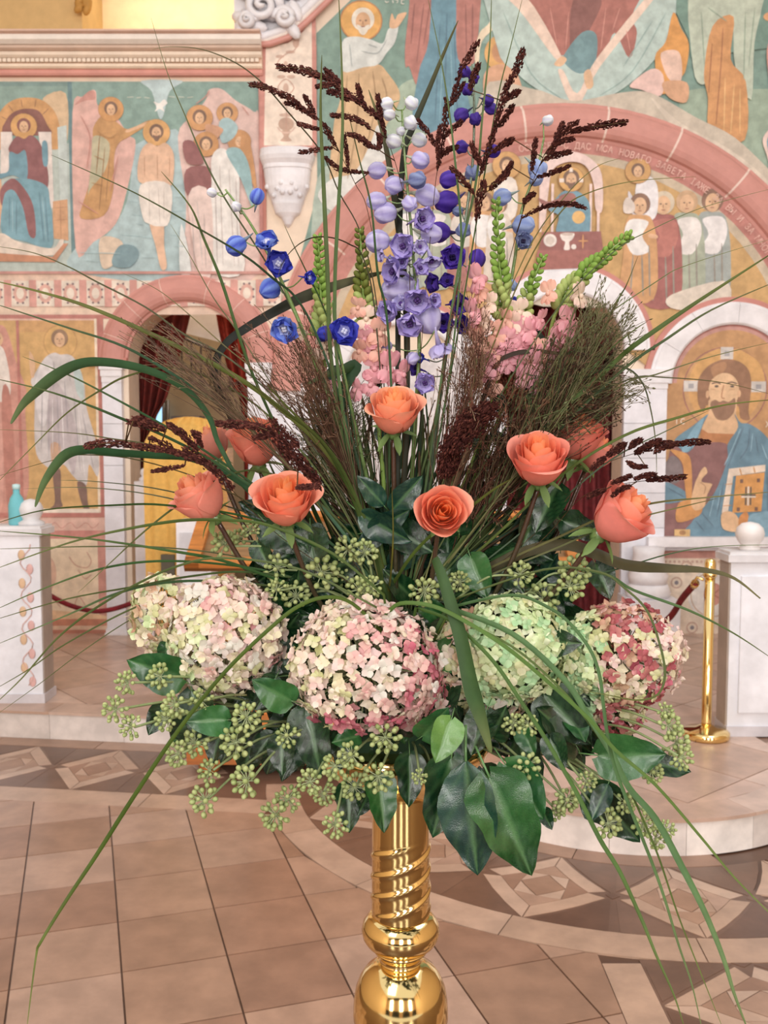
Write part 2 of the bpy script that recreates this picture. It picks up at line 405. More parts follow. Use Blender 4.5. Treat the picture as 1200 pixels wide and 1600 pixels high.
def face(x, y, s, skin='#deb48c', hair='#6d4a35', beard=False, halo=None, hr=2.1):
    o = ''
    if halo: o += f'E #a8743a {x} {y-.1*s} {hr*s+1}\nE {halo} {x} {y-.1*s} {hr*s}\n'
    o += f'E {hair} {x} {y-.25*s} {1.12*s} {1.2*s}\nE {skin} {x} {y} {.72*s} {.98*s}\n'
    if beard: o += f'P {hair} {x-.6*s},{y+.3*s} {x},{y+.5*s} {x+.6*s},{y+.3*s} {x+.35*s},{y+1.1*s} {x},{y+1.35*s} {x-.35*s},{y+1.1*s}\n'
    o += f'E #5a3a2a {x-.28*s} {y-.12*s} {.12*s} {.07*s}\nE #5a3a2a {x+.28*s} {y-.12*s} {.12*s} {.07*s}\nS #a87450 {.1*s} {x},{y-.1*s} {x-.03*s},{y+.2*s} {x+.05*s},{y+.28*s}\nS #9a5040 {.1*s} {x-.2*s},{y+.5*s} {x+.2*s},{y+.5*s}\n'
    return o
def folds(col, w, *lines): return '\n'.join(f'S {col} {w} {l}' for l in lines)+'\n'
mural('fresco', 'upper left fresco of a seated figure in dark red and blue robes under an arch', '''
L #7fa39b -60,365 343,365 343,1215 -60,1215
L #b4c4be -60,700 343,640 343,1215 -60,1215
L #6d9490 -60,365 343,365 343,385 -60,385
P #d8bb95 235,440 335,418 338,620 300,640 270,520
P #cf9a5c 22,660 22,560 55,490 105,448 170,436 235,450 285,500 305,570 302,660 255,660 255,600 80,600 60,660
P #7d4038 65,600 78,530 120,495 175,486 220,500 252,560 258,602
S #8c5a38 3 50,520 85,540
S #8c5a38 3 85,470 105,500
S #8c5a38 3 140,445 145,480
S #8c5a38 3 205,445 200,480
S #8c5a38 3 260,485 230,515
L #e6dcd6 48,590 98,590 98,760 42,800
L #e6dcd6 212,590 268,590 272,930 240,930
L #c4d4d2 295,570 335,560 335,920 300,915
P #d7ab86 -20,760 40,770 40,1000 -20,1010
L #cf9d72 268,900 332,890 332,1075 262,1065
S #a97650 2.5 268,930 332,925
S #a97650 2.5 268,985 332,980
S #a97650 2.5 300,895 300,1070
'''+face(150, 568, 27, halo='#d8a35c', hair='#7b3a38')+'''
P #84424a 90,645 120,610 150,622 180,605 215,635 235,690 252,790 240,850 200,832 150,790 85,684
P #5d97ab 84,682 120,690 155,676 158,800 95,784 32,802 30,780 78,764
P #5d97ab 228,640 250,640 250,735 230,735
P #67a1b3 60,815 150,798 240,830 255,900 266,1000 255,1108 150,1082 42,1040 50,900
P #86464e 92,798 140,836 182,920 190,1052 160,1048 138,930 100,852 62,862 45,920 40,850
'''+folds('#42798f', 4, '80,880 75,1030', '110,900 105,1050', '210,860 225,1080', '235,880 245,1080')+folds('#9cc4cf', 3, '92,890 90,1040', '222,870 236,1080')+'''
P #e4d6c8 -20,1072 40,1042 100,1075 160,1092 262,1110 296,1072 312,1080 262,1142 -20,1122
L #c3835f -20,1128 262,1148 312,1088 332,1088 272,1172 -20,1168
''', 0, 0, .35)
mural('fresco', 'upper left fresco of a figure standing in a blue river', '''
L #4f8088 343,365 362,365 362,1215 343,1215
L #7ba29a 362,365 1172,365 1172,1215 362,1215
P #a9c6cb 362,1108 500,1048 590,900 622,700 645,640 850,615 862,1215 362,1215
P #ddb0a6 362,500 410,432 442,405 466,410 472,470 522,480 602,600 634,645 592,850 540,1000 440,1082 362,1112
P #c98f85 372,470 410,430 442,405 462,412 460,445 420,450
P #e2c2ba 818,610 880,520 940,450 955,402 1010,398 1072,450 1148,500 1172,560 1172,1215 862,1215 850,900
S #8bb0b8 3 600,900 640,905
S #8bb0b8 3 610,960 660,965
S #8bb0b8 3 560,1050 690,1060
S #8bb0b8 3 780,1050 850,1060
S #8bb0b8 3 770,950 850,940
P #bcd6da 665,362 840,362 785,410 756,520 735,520 708,410
P #f0f0ec 715,455 740,462 760,445 775,462 756,480 762,500 740,488 720,500 728,478
'''+folds('#b9c9bd', 5, '600,436 630,434', '640,438 662,436', '674,436 700,440', '780,432 810,436', '822,434 850,436', '860,438 888,434')+'''
P #c39052 452,570 500,512 552,545 602,578 688,540 698,552 606,612 562,640 540,700 532,850 490,962 388,975 402,900 442,780 450,650
P #b9b595 452,610 520,640 500,760 430,850 418,900 440,720
'''+folds('#93652f', 4, '500,660 470,940', '520,700 500,900', '480,600 460,780')+'''
S #e0b48c 14 590,590 640,572 692,548
'''+face(530, 492, 26, halo='#cd9352')+face(726, 596, 28, halo='#dba661', beard=True)+'''
P #e2b99a 690,640 728,655 766,640 800,690 796,800 776,832 660,822 640,772 655,682
P #e2b99a 690,990 748,990 752,1100 762,1192 736,1200 714,1100
P #e9e2da 652,828 782,828 776,992 730,1012 690,1002 660,972
'''+folds('#c6bdb6', 3, '690,840 690,990', '730,840 735,1000', '755,840 752,980')+folds('#bf9070', 3, '728,690 728,800', '672,700 672,790', '782,700 780,790')+'''
P #dcc7b0 472,1065 556,1070 572,1120 520,1190 476,1190
P #6c95a1 560,1097 620,1100 640,1140 600,1194 530,1190 525,1150
'''+face(1035, 510, 22, halo='#cc9459')+face(1086, 636, 24, halo='#c78e55', hair='#c78e55')+'''
P #c78e55 1100,590 1135,650 1160,840 1130,800 1090,700
P #9cc0c6 1000,550 1040,530 1080,570 1060,620 1010,640
'''+face(915, 532, 27, halo='#cd9459')+'''
P #cf9a78 940,560 1010,575 1010,600 960,640
'''+face(942, 650, 26, halo='#c98f52')+'''
P #874449 842,640 892,640 930,730 858,730
P #874449 855,760 960,755 966,870 858,876
P #eceae6 966,705 1020,668 1082,760 1082,1000 1100,1215 962,1215 900,1010 960,860
P #e6cfc8 862,876 958,872 960,1215 902,1215
P #8db9bf 1028,682 1088,668 1132,760 1142,930 1090,800
P #d9e0e0 830,1000 870,1215 820,1215
'''+folds('#c9bfbb', 4, '1000,740 1010,1190', '1040,760 1060,1190', '900,900 920,1190')+'''
'''+folds('#a9c9cf', 3, '380,1130 560,1135', '400,1165 470,1170', '650,1150 720,1152', '650,1060 700,1066', '630,1000 665,1006', '800,880 850,884', '790,1100 850,1104', '600,860 640,864')+folds('#c2837a', 4, '400,520 440,620 420,760', '380,900 470,960', '560,700 520,860', '900,470 940,440 960,410', '1100,480 1130,520')+folds('#a87a40', 3, '470,590 520,620 560,600', '455,700 500,720', '440,820 490,830')+folds('#b9aeae', 3, '980,800 985,1180', '1070,800 1078,1190', '930,960 935,1200', '880,960 884,1200')+'''
L #b4706a 1172,365 1186,365 1186,1225 1172,1225
L #c58a82 -100,1214 1186,1214 1186,1226 -100,1226
''', 0, 0, .35)
# ornament frieze with square fields between the panels
s = 'L #efdccb -100,12 1180,12 1180,22 -100,22\nL #e9cdb9 -100,82 1200,82 1200,262 -100,262\nL #b97068 -100,68 1200,68 1200,76 -100,76\nL #b97068 -100,262 600,262 600,280 -100,280\nL #edd3bd -100,235 520,235 520,255 -100,255\n'
for k in range(-1, 11):
    x = 75+k*111
    s += f'L #d79a90 {x-32},108 {x},108 {x},228 {x-32},228\nL #e9dccd {x},112 {x+78},112 {x+78},225 {x},225\nE #d8a79a {x+39} 168 30 42\nE #e9dccd {x+39} 168 17 25\n'
    for a in range(8): s += f'E #6f5560 {x+39+31*cos(a*.785+.39):.0f} {168+45*sin(a*.785+.39):.0f} 5\n'
mural('ornament_frieze', 'painted frieze of square floral fields below the upper left frescoes', s, 0, 400, .35, off=.003)
mural('fresco', 'left wall fresco of a standing young figure in a pale grey tunic and dark boots', '''
L #e2b8a8 -200,280 470,280 470,1175 -200,1175
L #b66a60 448,262 476,262 476,1175 448,1175
L #f0e0c8 436,280 446,280 446,1150 436,1150
L #cda25e 104,288 436,288 436,1146 104,1146
L #c9995c 104,288 436,288 436,340 104,340
E #b98c4a 285 385 76 78
E #d3a65f 285 385 71 73
P #c9c5c6 215,455 255,432 285,440 320,440 350,465 385,560 395,680 440,860 438,985 400,930 385,1025 330,985 285,930 250,960 175,905 160,800 165,620 150,560 172,520
P #b5cbcb 340,460 378,530 382,640 350,600
P #dcd9dc 215,455 250,480 240,620 205,760 175,700 170,560
P #b9b0b6 240,560 300,620 350,800 330,980 290,860 240,900 215,780
P #c9a184 232,840 275,850 262,960 240,965
P #6b463a 238,960 272,958 270,1080 276,1118 222,1128 244,1095
P #6b463a 345,1010 384,1024 392,1110 414,1160 390,1158 362,1100
P #d9b08a 146,430 160,440 172,480 165,540 150,530
'''+folds('#9a96a0', 3, '230,640 220,900', '265,600 270,900', '300,560 310,800', '340,620 360,960', '375,700 420,950', '200,600 190,860', '255,470 250,600', '320,470 325,560')+folds('#eeecee', 3, '245,640 240,880', '285,620 290,860', '355,640 380,980')+face(283, 375, 33, hair='#8c6a4c')+'''
L #f1e4d4 104,1128 440,1128 440,1146 104,1146
L #bb6c62 -200,1146 476,1146 476,1166 -200,1166
''', 0, 400, .35)
mural('fresco', 'fresco of a veiled figure in a dull red cloak cut by the left picture edge', '''
L #cba264 -200,288 92,288 92,1120 -200,1120
P #c98b7d -120,400 -40,320 30,310 60,360 90,480 130,600 122,700 104,1120 -200,1120
P #e5ddd6 -60,420 20,400 50,480 60,600 40,640 -20,650 -60,560
P #b97466 20,620 60,640 70,1110 30,1110
P #d69c8f -60,640 10,640 10,1110 -60,1110
E #e0d5cd 10 560 22 30
'''+face(10, 372, 32, hair='#c98b7d')+'''
L #b66a60 92,288 104,288 104,1146 92,1146
''', 0, 400, .35, off=.006)
# dado panel with painted medallion, low left
mural('painted_dado', 'painted cream dado panel with faint scrolls behind the left rope', '''
L #e2b9aa -200,1166 476,1166 476,1600 -200,1600
'''+folds('#c9857b', 3, '170,1190 200,1215 240,1190 270,1215 310,1190 340,1215 380,1190 410,1215 440,1190')+'''
L #c98078 -200,1225 476,1225 476,1262 -200,1262
L #efdcc0 -200,1262 430,1262 430,1620 -200,1620
L #c98a7e 430,1225 476,1225 476,1690 430,1690
P #dfb8a0 160,1340 200,1330 235,1370 240,1440 210,1500 200,1420
P #e9c49a -200,1560 430,1600 430,1640 -200,1640
L #c4795a -200,1620 476,1620 476,1650 -200,1650
L #e0bfa4 -200,1650 476,1650 476,1668 -200,1668
L #b96e56 -200,1668 476,1668 476,1710 -200,1710
'''+folds('#c99a86', 4, '300,1340 330,1380 380,1390 400,1360 380,1320', '340,1400 370,1440 400,1420', '320,1560 340,1520 370,1560', '190,1560 220,1530 260,1570'), 0, 400, .35, off=.005)
# ---------------- upper centre and right fresco ----------------
def sB(t): return t
mural('fresco', 'large upper fresco of robed figures on a green ground above the big pink arch', '''
'''+ 'L #6e978c 498,52 520,30 560,-10 560,-420 1600,-420 1600,613 '+' '.join('%.1f,%.1f' % (870+425*cos(R(q_)), 613-425*sin(R(q_))) for q_ in range(0, 181, 6))+' 430,560 498,300\n' + '''P #8db0a6 600,-200 900,-260 1300,-200 1300,40 1000,20 700,60
P #a9bfb2 498,280 560,250 620,260 600,420 498,460
P #9fb8a4 620,140 650,124 672,150 680,210 640,230 600,200
P #93ad99 1050,150 1130,140 1300,160 1300,330 1180,300 1080,230
''', 0, 0, 1, off=.003)
mural('fresco', 'fresco figure of a white-haired haloed man raising one hand, left of the flower spires', '''
E #b9783a 530 95 92
E #e2a951 530 95 86
P #d3b083 448,320 520,300 605,290 640,322 692,400 692,462 640,560 602,640 560,710 500,830 396,850 410,560 438,450
P #d6ddda 448,190 500,165 570,178 622,196 640,150 652,128 690,112 676,190 642,236 602,290 540,302 450,320
P #dfe2de 340,880 400,800 500,770 570,640 602,560 640,640 620,780 560,880 440,960
P #e1b58e 652,122 662,62 676,90 690,66 726,58 712,88 684,126
'''+folds('#a8855a', 6, '470,340 450,560 420,780', '520,330 510,560 470,800', '580,320 590,480 540,700', '620,350 640,440 600,560')+folds('#a9b4b4', 5, '480,200 490,300', '530,230 600,240 640,180', '560,200 600,215')+face(538, 100, 44, hair='#e8e2d4', skin='#d9ab80', beard=True)+folds('#dfe0d6', 4, '632,8 640,14 650,10', '666,4 668,18', '676,4 688,4 684,18', '700,4 716,4', '704,4 704,20 716,20'), 380, 0, .35, off=.008)
mural('fresco', 'fresco robes in deep red and blue hanging down above the arch crown', '''
P #b36f66 720,205 738,20 745,-200 862,-200 850,120 800,290 772,384 738,300 722,300
P #4f8ca3 850,-200 950,-200 952,250 1004,572 768,572 778,330 822,180
P #b36f66 940,60 950,-200 1045,-200 1032,200 1004,296 948,262
'''+folds('#8e4d48', 6, '760,20 745,200', '800,20 770,280', '980,20 985,240', '1010,20 1010,220', '830,0 800,200')+folds('#35708a', 5, '870,120 850,540', '900,60 890,560', '930,100 950,560')+folds('#7fb2c2', 4, '885,200 870,540', '916,200 930,540')+'''
P #e9d9bd 1100,-60 1118,100 1050,190 1036,320 1020,250 1040,150 1088,90
E #dca75c 1150 240 88
E #c98f62 1135 235 40 50
P #d8a380 1060,340 1120,290 1190,310 1230,420 1200,520 1080,480
''', 380, 0, .35, off=.008)
mural('fresco', 'fresco of a pale mandorla with red robes over the big arch', '''
P #b5cdc8 -60,-300 750,-300 742,60 700,200 600,330 470,430 320,476 180,420 60,330 -30,200
P #a85f55 100,-60 560,-60 552,80 576,150 545,264 480,150 440,250 400,282 330,240 230,242 160,90
P #7b3d3a 300,0 420,0 380,120 330,200 290,230
P #5f8f98 262,250 340,148 402,160 396,290 332,332 270,290
P #ecd3c2 -60,-60 90,-20 250,250 222,262 60,40
P #ecd3c2 640,-40 660,-20 420,300 318,480 240,330 262,320 322,420 400,270
P #e2b992 220,290 252,255 275,270 250,300
P #e2b992 350,330 376,315 392,380 372,402 356,380
'''+folds('#d08c80', 5, '200,40 230,200', '280,60 270,220', '440,40 420,230', '500,40 470,140', '530,140 548,230')+folds('#8fb0ac', 4, '0,60 120,330 250,440', '700,60 560,320 420,430', '640,100 520,300')+'''
L #5f8d82 745,-300 1300,-300 1300,200 810,260 800,180 742,60
P #d9953c 730,60 765,130 800,200 792,300 770,350 690,424 655,262 700,190
P #e6c3b2 682,240 742,228 768,262 770,362 722,362 690,300
P #e3c0b8 548,385 640,312 692,340 684,432 600,405
P #d3a07a 690,372 795,372 795,460 720,440
P #b9c8b6 812,-100 1110,-100 1110,40 1082,200 1075,450 1002,300 985,120 925,110 900,300 866,382 820,300
P #cf9152 900,122 990,80 982,270 1050,370 1052,628 902,602 888,440 868,330
'''+folds('#a5642f', 6, '945,130 940,300 925,560', '900,200 890,420')+folds('#e8b878', 5, '1000,380 990,600', '1025,400 1030,600', '960,350 960,590')+folds('#94ab98', 5, '850,60 870,300', '1040,60 1040,360', '880,40 960,100', '1080,40 1060,300')+'''
E #dba06c 1155 80 38 22
P #d99a8c 1140,200 1200,130 1300,150 1300,450 1180,450 1145,330
P #c7bcab -100,440 120,400 300,455 500,420 640,420 840,530 1010,620 1200,800 1300,900 1300,1300 -100,1300
P #d8ccbb 640,440 780,560 1000,680 1200,860 1300,1100 1100,900 800,640
P #e7ccc4 1130,620 1190,560 1300,570 1300,860 1190,800 1150,700
P #6c9fae 1150,620 1210,580 1300,590 1300,780 1200,760 1160,690
''', 780, 0, .35, off=.014)
# ---------------- tympanum inside the big arch ----------------
def arcband(c, r0, r1, a0=0, a1=180, cx=870, cy=613): return f'R {c} {cx} {cy} {r0} {r1} {a0} {a1}\n'
def personfig(x, y, h, robe, cloth, ori=1, hair='#7d5640', halo=None):
    s = h/10.0
    o = f'P {robe} {x-1.3*s},{y+1.3*s} {x},{y+.9*s} {x+1.3*s},{y+1.4*s} {x+1.9*s},{y+5*s} {x+1.6*s},{y+9.6*s} {x-1.7*s},{y+9.6*s} {x-1.6*s},{y+5*s}\n'
    o += f'P {cloth} {x-.9*s*ori},{y+1.6*s} {x+1.0*s*ori},{y+1.4*s} {x+1.5*s*ori},{y+3*s} {x+.6*s*ori},{y+5*s} {x-1.1*s*ori},{y+4.6*s} {x-.3*s*ori},{y+3.1*s}\n'
    o += f'S #dcae88 {.45*s} {x-.9*s*ori},{y+3*s} {x-1.9*s*ori},{y+3.2*s}\n'
    o += folds('#8f8a80', .16*s, f'{x-.6*s},{y+5*s} {x-.8*s},{y+9.3*s}', f'{x+.3*s},{y+5*s} {x+.5*s},{y+9.3*s}', f'{x+1.0*s},{y+4*s} {x+1.2*s},{y+9.3*s}')
    return o+face(x, y, .95*s, hair=hair, halo=halo)
def _arc(cx, cy, r, a0, a1, n=16): return [(cx+r*cos(R(a0+(a1-a0)*i/n)), cy-r*sin(R(a0+(a1-a0)*i/n))) for i in range(n+1)]
_o = _arc(870, 613, 392, 0, 180, 40)+_arc(630, 600, 95, 180, 0)+_arc(880, 548, 95, 180, 0)+_arc(1136, 600, 95, 180, 20)
ty = 'L #c79d5c '+' '.join('%.1f,%.1f' % p for p in _o)+'\n'+arcband('#c4b49b', 360, 374)+arcband('#b9736a', 373, 394)
ty += personfig(1101, 318, 158, '#9aa6a4', '#ebe9ea', 1)+personfig(1062, 320, 156, '#a4b09c', '#ebe7e4', 1, '#c9a37c')+personfig(1026, 322, 160, '#9c4e4c', '#b7695f', 1, '#cdbfa8')
ty += 'P #e8e6ea 984,290 1000,276 1016,292 1016,336 1000,348 985,330\nP #d9d6dc 972,300 984,318 1000,340 992,352 976,330\n'
ty += personfig(990, 324, 150, '#cf9a62', '#efedec', -1)+face(986, 270, 9, halo='#cf9d5a')
ty += 'P #e0d4cb 965,318 972,310 982,322 980,334 966,334\nP #ddd2c4 1040,462 1120,440 1130,472 1090,486 1040,482\n'
for i, (x, y, r, c) in enumerate(((640, 318, '#9aa6a4', '#ebe9ea'), (682, 318, '#a4b09c', '#ebe7e4'), (722, 320, '#a2605a', '#d7cfc6'), (752, 320, '#cf9a62', '#efedec'))): ty += personfig(x, y, 135, r, c, -1)
ty += face(786, 262, 10, halo='#cf9d5a')+'P #e8dfd6 770,285 800,285 800,340 770,345\n'
ty += personfig(775, 325, 120, '#d6cabd', '#efedec', -1)
# niche, central figure, table
ty += 'P #e9cfca 842,262 860,248 885,240 912,250 930,275 932,330 922,330 918,290 905,262 880,256 856,268 850,300 845,350 838,350 838,290\n'
for x in (838, 856, 914, 926): ty += f'L #ecd2cc {x-2},{290} {x+2},{290} {x+2},365 {x-2},365\n'
ty += 'P #5b93aa 862,312 872,302 884,300 898,304 912,320 914,352 908,368 864,368 866,340 850,330\nP #945450 866,310 884,304 892,312 886,326 872,324\nP #945450 834,312 850,318 868,312 866,322 846,328\nE #e0b268 896 342 10\n'
ty += face(884, 284, 11, halo='#d6a458', beard=True, hr=1.7)+'L #f2e4da 866,282 873,282 873,288 866,288\nL #f2e4da 896,282 902,282 902,288 896,288\nL #f2e4da 881,266 886,266 886,272 881,272\n'
ty += 'L #8f4a48 841,365 930,364 934,393 836,394\nL #9c544e 834,393 934,393 932,420 830,424\nE #efe6e0 853 378 10\nE #d6c9c0 853 378 6.5\nP #efe6e0 869,368 889,367 887,376 882,381 883,392 874,392 876,381 871,377\nE #cbb9b0 879 368.5 9 2.5\nE #efe6e0 889 388 4\nS #d99a62 2.4 903,369 903,391\nS #d99a62 2.4 896,379 911,379\n'
tym = mural('fresco', 'fresco of robed figures beside an altar table painted inside the big pink arch', ty, 0, 0, 1, off=.022)
# lettering on the arch band, glyph meshes from the built-in font
def glyphs(text, place, size, col, off, name, label=None, parent=None):
    mb = MB(); cache = {}; each = True; dg = bpy.context.evaluated_depsgraph_get()
    for i, ch in enumerate(text):
        if ch == ' ': continue
        if ch not in cache:
            cu = bpy.data.curves.new('g', 'FONT'); cu.body = ch; cu.size = 1; cu.align_x = 'CENTER'; cu.resolution_u = 2
            o = bpy.data.objects.new('g', cu); me = o.to_mesh(); cache[ch] = ([v.co.copy() for v in me.vertices], [tuple(p.vertices) for p in me.polygons]); o.to_mesh_clear(); bpy.data.objects.remove(o)
        px, py, rot = place(i); vs, fs = cache[ch]
        c, s = cos(rot), sin(rot)
        mb.add([wc(px+(v.x*c*.8-v.y*s)*size, py-(v.x*.8*s+v.y*c)*size, off) for v in vs], fs, col)
        mb.build('letter', 'fresco', parent); mb = MB()
tx = 'ОСИ СЕ ЧС ДАС МСА НОВАГО ЗАВЕТА ІАЖЕ ЗА ВЫ И ЗА МНОГИ'
def pl_(i, r=377):
    th = .236+(i-tx.index('НОВ'))*.0222
    return 870+r*sin(th), 613-r*cos(th), -th
glyphs(tx, pl_, 14.5, srgb('#e6bfb2'), .060, 'inscription', parent=tym)
glyphs('IC', lambda i: (1050+i*9, 663, 0), 13, srgb('#f2e8dc'), .085, 'inscription', parent=tym)
glyphs('ХГ', lambda i: (1190+i*9, 668, 0), 13, srgb('#f2e8dc'), .085, 'inscription', parent=tym)
# ---------------- mouldings ----------------
def arch_ring(name, cx, cy, prof, a0, a1, col, mname='paint', parent=None, n=None, kind=True):
    """prof: list of (radius px, metres proud of wall)"""
    mb = MB(); n = n or max(4, int(abs(a1-a0)/.06)); vs = []
    for k in range(n+1):
        a = a0+(a1-a0)*k/n
        for r, o in prof: p = wc(cx+r*cos(a), cy-r*sin(a), o); vs.append(p)
    m = len(prof)
    fs = [(k*m+i, (k+1)*m+i, (k+1)*m+(i+1) % m, k*m+(i+1) % m) for k in range(n) for i in range(m)]
    fs += [tuple(range(m)), tuple(range(n*m+m-1, n*m-1, -1))]
    mb.add(vs, fs, col, False)
    return mb.build(name, mname, parent, kind='structure' if (kind and not parent) else None)
def torus_prof(r0, r1, d, base=.0):
    P = [(r0, -.02), (r0, base+d*.25)]
    for k in range(9): a = pi*k/8; P.append(((r0+r1*1.0)/2-(r1-r0)*.42*cos(a)*1.0, base+d*(.35+.65*sin(a))))
    return P+[(r1, base+d*.3), (r1, -.02)]
def jointed_arch(cx, cy, r0, r1, d, a0, a1, joints, label):
    t = setting(wc(cx, cy-r1, 0))
    ed = [a0]+joints+[a1]
    for i in range(len(ed)-1):
        arch_ring('arch_stone', cx, cy, torus_prof(r0, r1, d), ed[i]+.004, ed[i+1]-.004, mul(c_pink, random.uniform(.95, 1.03)), 'paint', t)
    for j in joints: arch_ring('mortar_joint', cx, cy, [(r+(1 if i < 2 else (-1 if i > 9 else 0)), o-.001 if o > 0 else o) for i, (r, o) in enumerate(torus_prof(r0, r1, d))], j-.006, j+.006, srgb('#ead2c6'), 'paint', t, n=1)
jointed_arch(870, 613, 392, 450, .10, 0, pi, [R(a) for a in (18, 34, 50.5, 66, 81, 98, 114, 130, 147, 163)], 'big rounded pink arch moulding around the altar fresco')
jointed_arch(297, 568, 93, 138, .085, 0, pi, [R(a) for a in (22, 48, 74, 108, 135, 160)], 'smaller rounded pink arch moulding around the left curtained doorway')
# pink spring walls of the small arch sides
m_ = MB()
for a, b in ((142, 204),): m_.box(wx(a), wx(b)-.0, WY-.05, WY, wz(572), wz(560), c_pinkd)
m_.build('arch_springer', 'paint', wallL)
# white arched surrounds of the royal doors and icons
def surround(cx, cy, r0, r1, lab, leg=None):
    t = setting(wc(cx, cy-r1))
    prof = [(r0, -.02), (r0, .05), (r0+3, .062), (r1-6, .062), (r1-4, .052), (r1, .052), (r1, -.02)]
    ed = [0, .52, 1.0, 1.5, 2.1, 2.6, pi]
    for i in range(6): arch_ring('arch_stone', cx, cy, prof, ed[i]+.002, ed[i+1]-.002, mul(c_mar, random.uniform(.97, 1.03)), 'stone', t)
    arch_ring('pink_fillet', cx, cy, [(r1, -.02), (r1, .04), (r1+8, .04), (r1+8, -.02)], 0, pi, srgb('#c98b82'), 'paint', t)
surround(880, 548, 90, 129, 'white marble arch over the central curtained opening')
surround(1136, 600, 92, 127, 'white marble arch over the bearded figure icon')
surround(630, 600, 92, 127, 'white marble arch mostly hidden behind the tall flowers')
for k, (cx, cy) in enumerate(((880, 430),)):
    pass
# square marble piers between the arches
def pier(x0, x1, ytop, ybot, lab, off=.06, blocks=6, name='marble_pier', cat='pier'):
    t = setting(wc((x0+x1)/2, ybot))
    cap = min(30, (ybot-ytop)*.1)
    mb = MB()
    for d, a, b, o in ((3, ytop, ytop+cap*.35, .03), (1.5, ytop+cap*.35, ytop+cap*.7, .018), (.5, ytop+cap*.7, ytop+cap, .008)):
        mb.box(wx(x0-d), wx(x1+d), WY-off-o, WY, wz(b), wz(a), c_mar)
    mb.build('capital', 'stone', t)
    y = ytop+cap
    for k in range(blocks):
        y2 = ytop+cap+(ybot-24-ytop-cap)*(k+1)/blocks; mb = MB(); mb.box(wx(x0), wx(x1), WY-off, WY, wz(y2)+.003, wz(y), mul(srgb('#e4e4ec'), random.uniform(.95, 1.03))); mb.build('shaft_block', 'stone', t); y = y2
    mb = MB(); mb.box(wx(x0-3), wx(x1+3), WY-off-.02, WY, wz(ybot), wz(ybot-24), c_mar); mb.box(wx(x0-1.5), wx(x1+1.5), WY-off-.01, WY, wz(ybot-24), wz(ybot-30), c_mar); mb.build('base', 'stone', t)
pier(166, 196, 568, 1010, 'slim grey-white marble pier left of the curtained doorway')
pier(390, 425, 568, 1010, 'marble pier right of the curtained doorway, behind the roses')
pier(425, 502, 600, 1010, 'broad white marble wall face behind the left roses', .03, 6)
pier(758, 790, 600, 1010, 'marble pier left of the central opening, hidden behind blooms', .06)
pier(970, 1036, 578, 1010, 'broad white marble pier beside the bearded figure icon', .06, 7)
pier(1228, 1262, 600, 1010, 'marble pier beyond the right picture edge', .06)
# round column bases in front of the broad pier
t = thing('column_pedestal', 'white marble column foot standing before the broad right pier', 'column base', V((wx(1003), WY-.25, DZ)))
def px_len(p): return p*PXM
mb = MB(); mb.lathe([(0.02, wz(905)), (.135, wz(905)), (.145, wz(893)), (.125, wz(882)), (.11, wz(860)), (.115, wz(850)), (.02, wz(849))], (wx(1003), WY-.22, 0), c_mar, 24); mb.build('shaft', 'stone', t)
mb = MB(); mb.lathe([(0.02, wz(925)), (.15, wz(925)), (.165, wz(918)), (.15, wz(910)), (.14, wz(905)), (.02, wz(905))], (wx(1003), WY-.22, 0), c_mar, 24); mb.build('torus', 'stone', t)
mb = MB(); mb.box(wx(966), wx(1042), WY-.40, WY-.04, DZ, wz(925), c_mar); mb.build('plinth', 'stone', t)
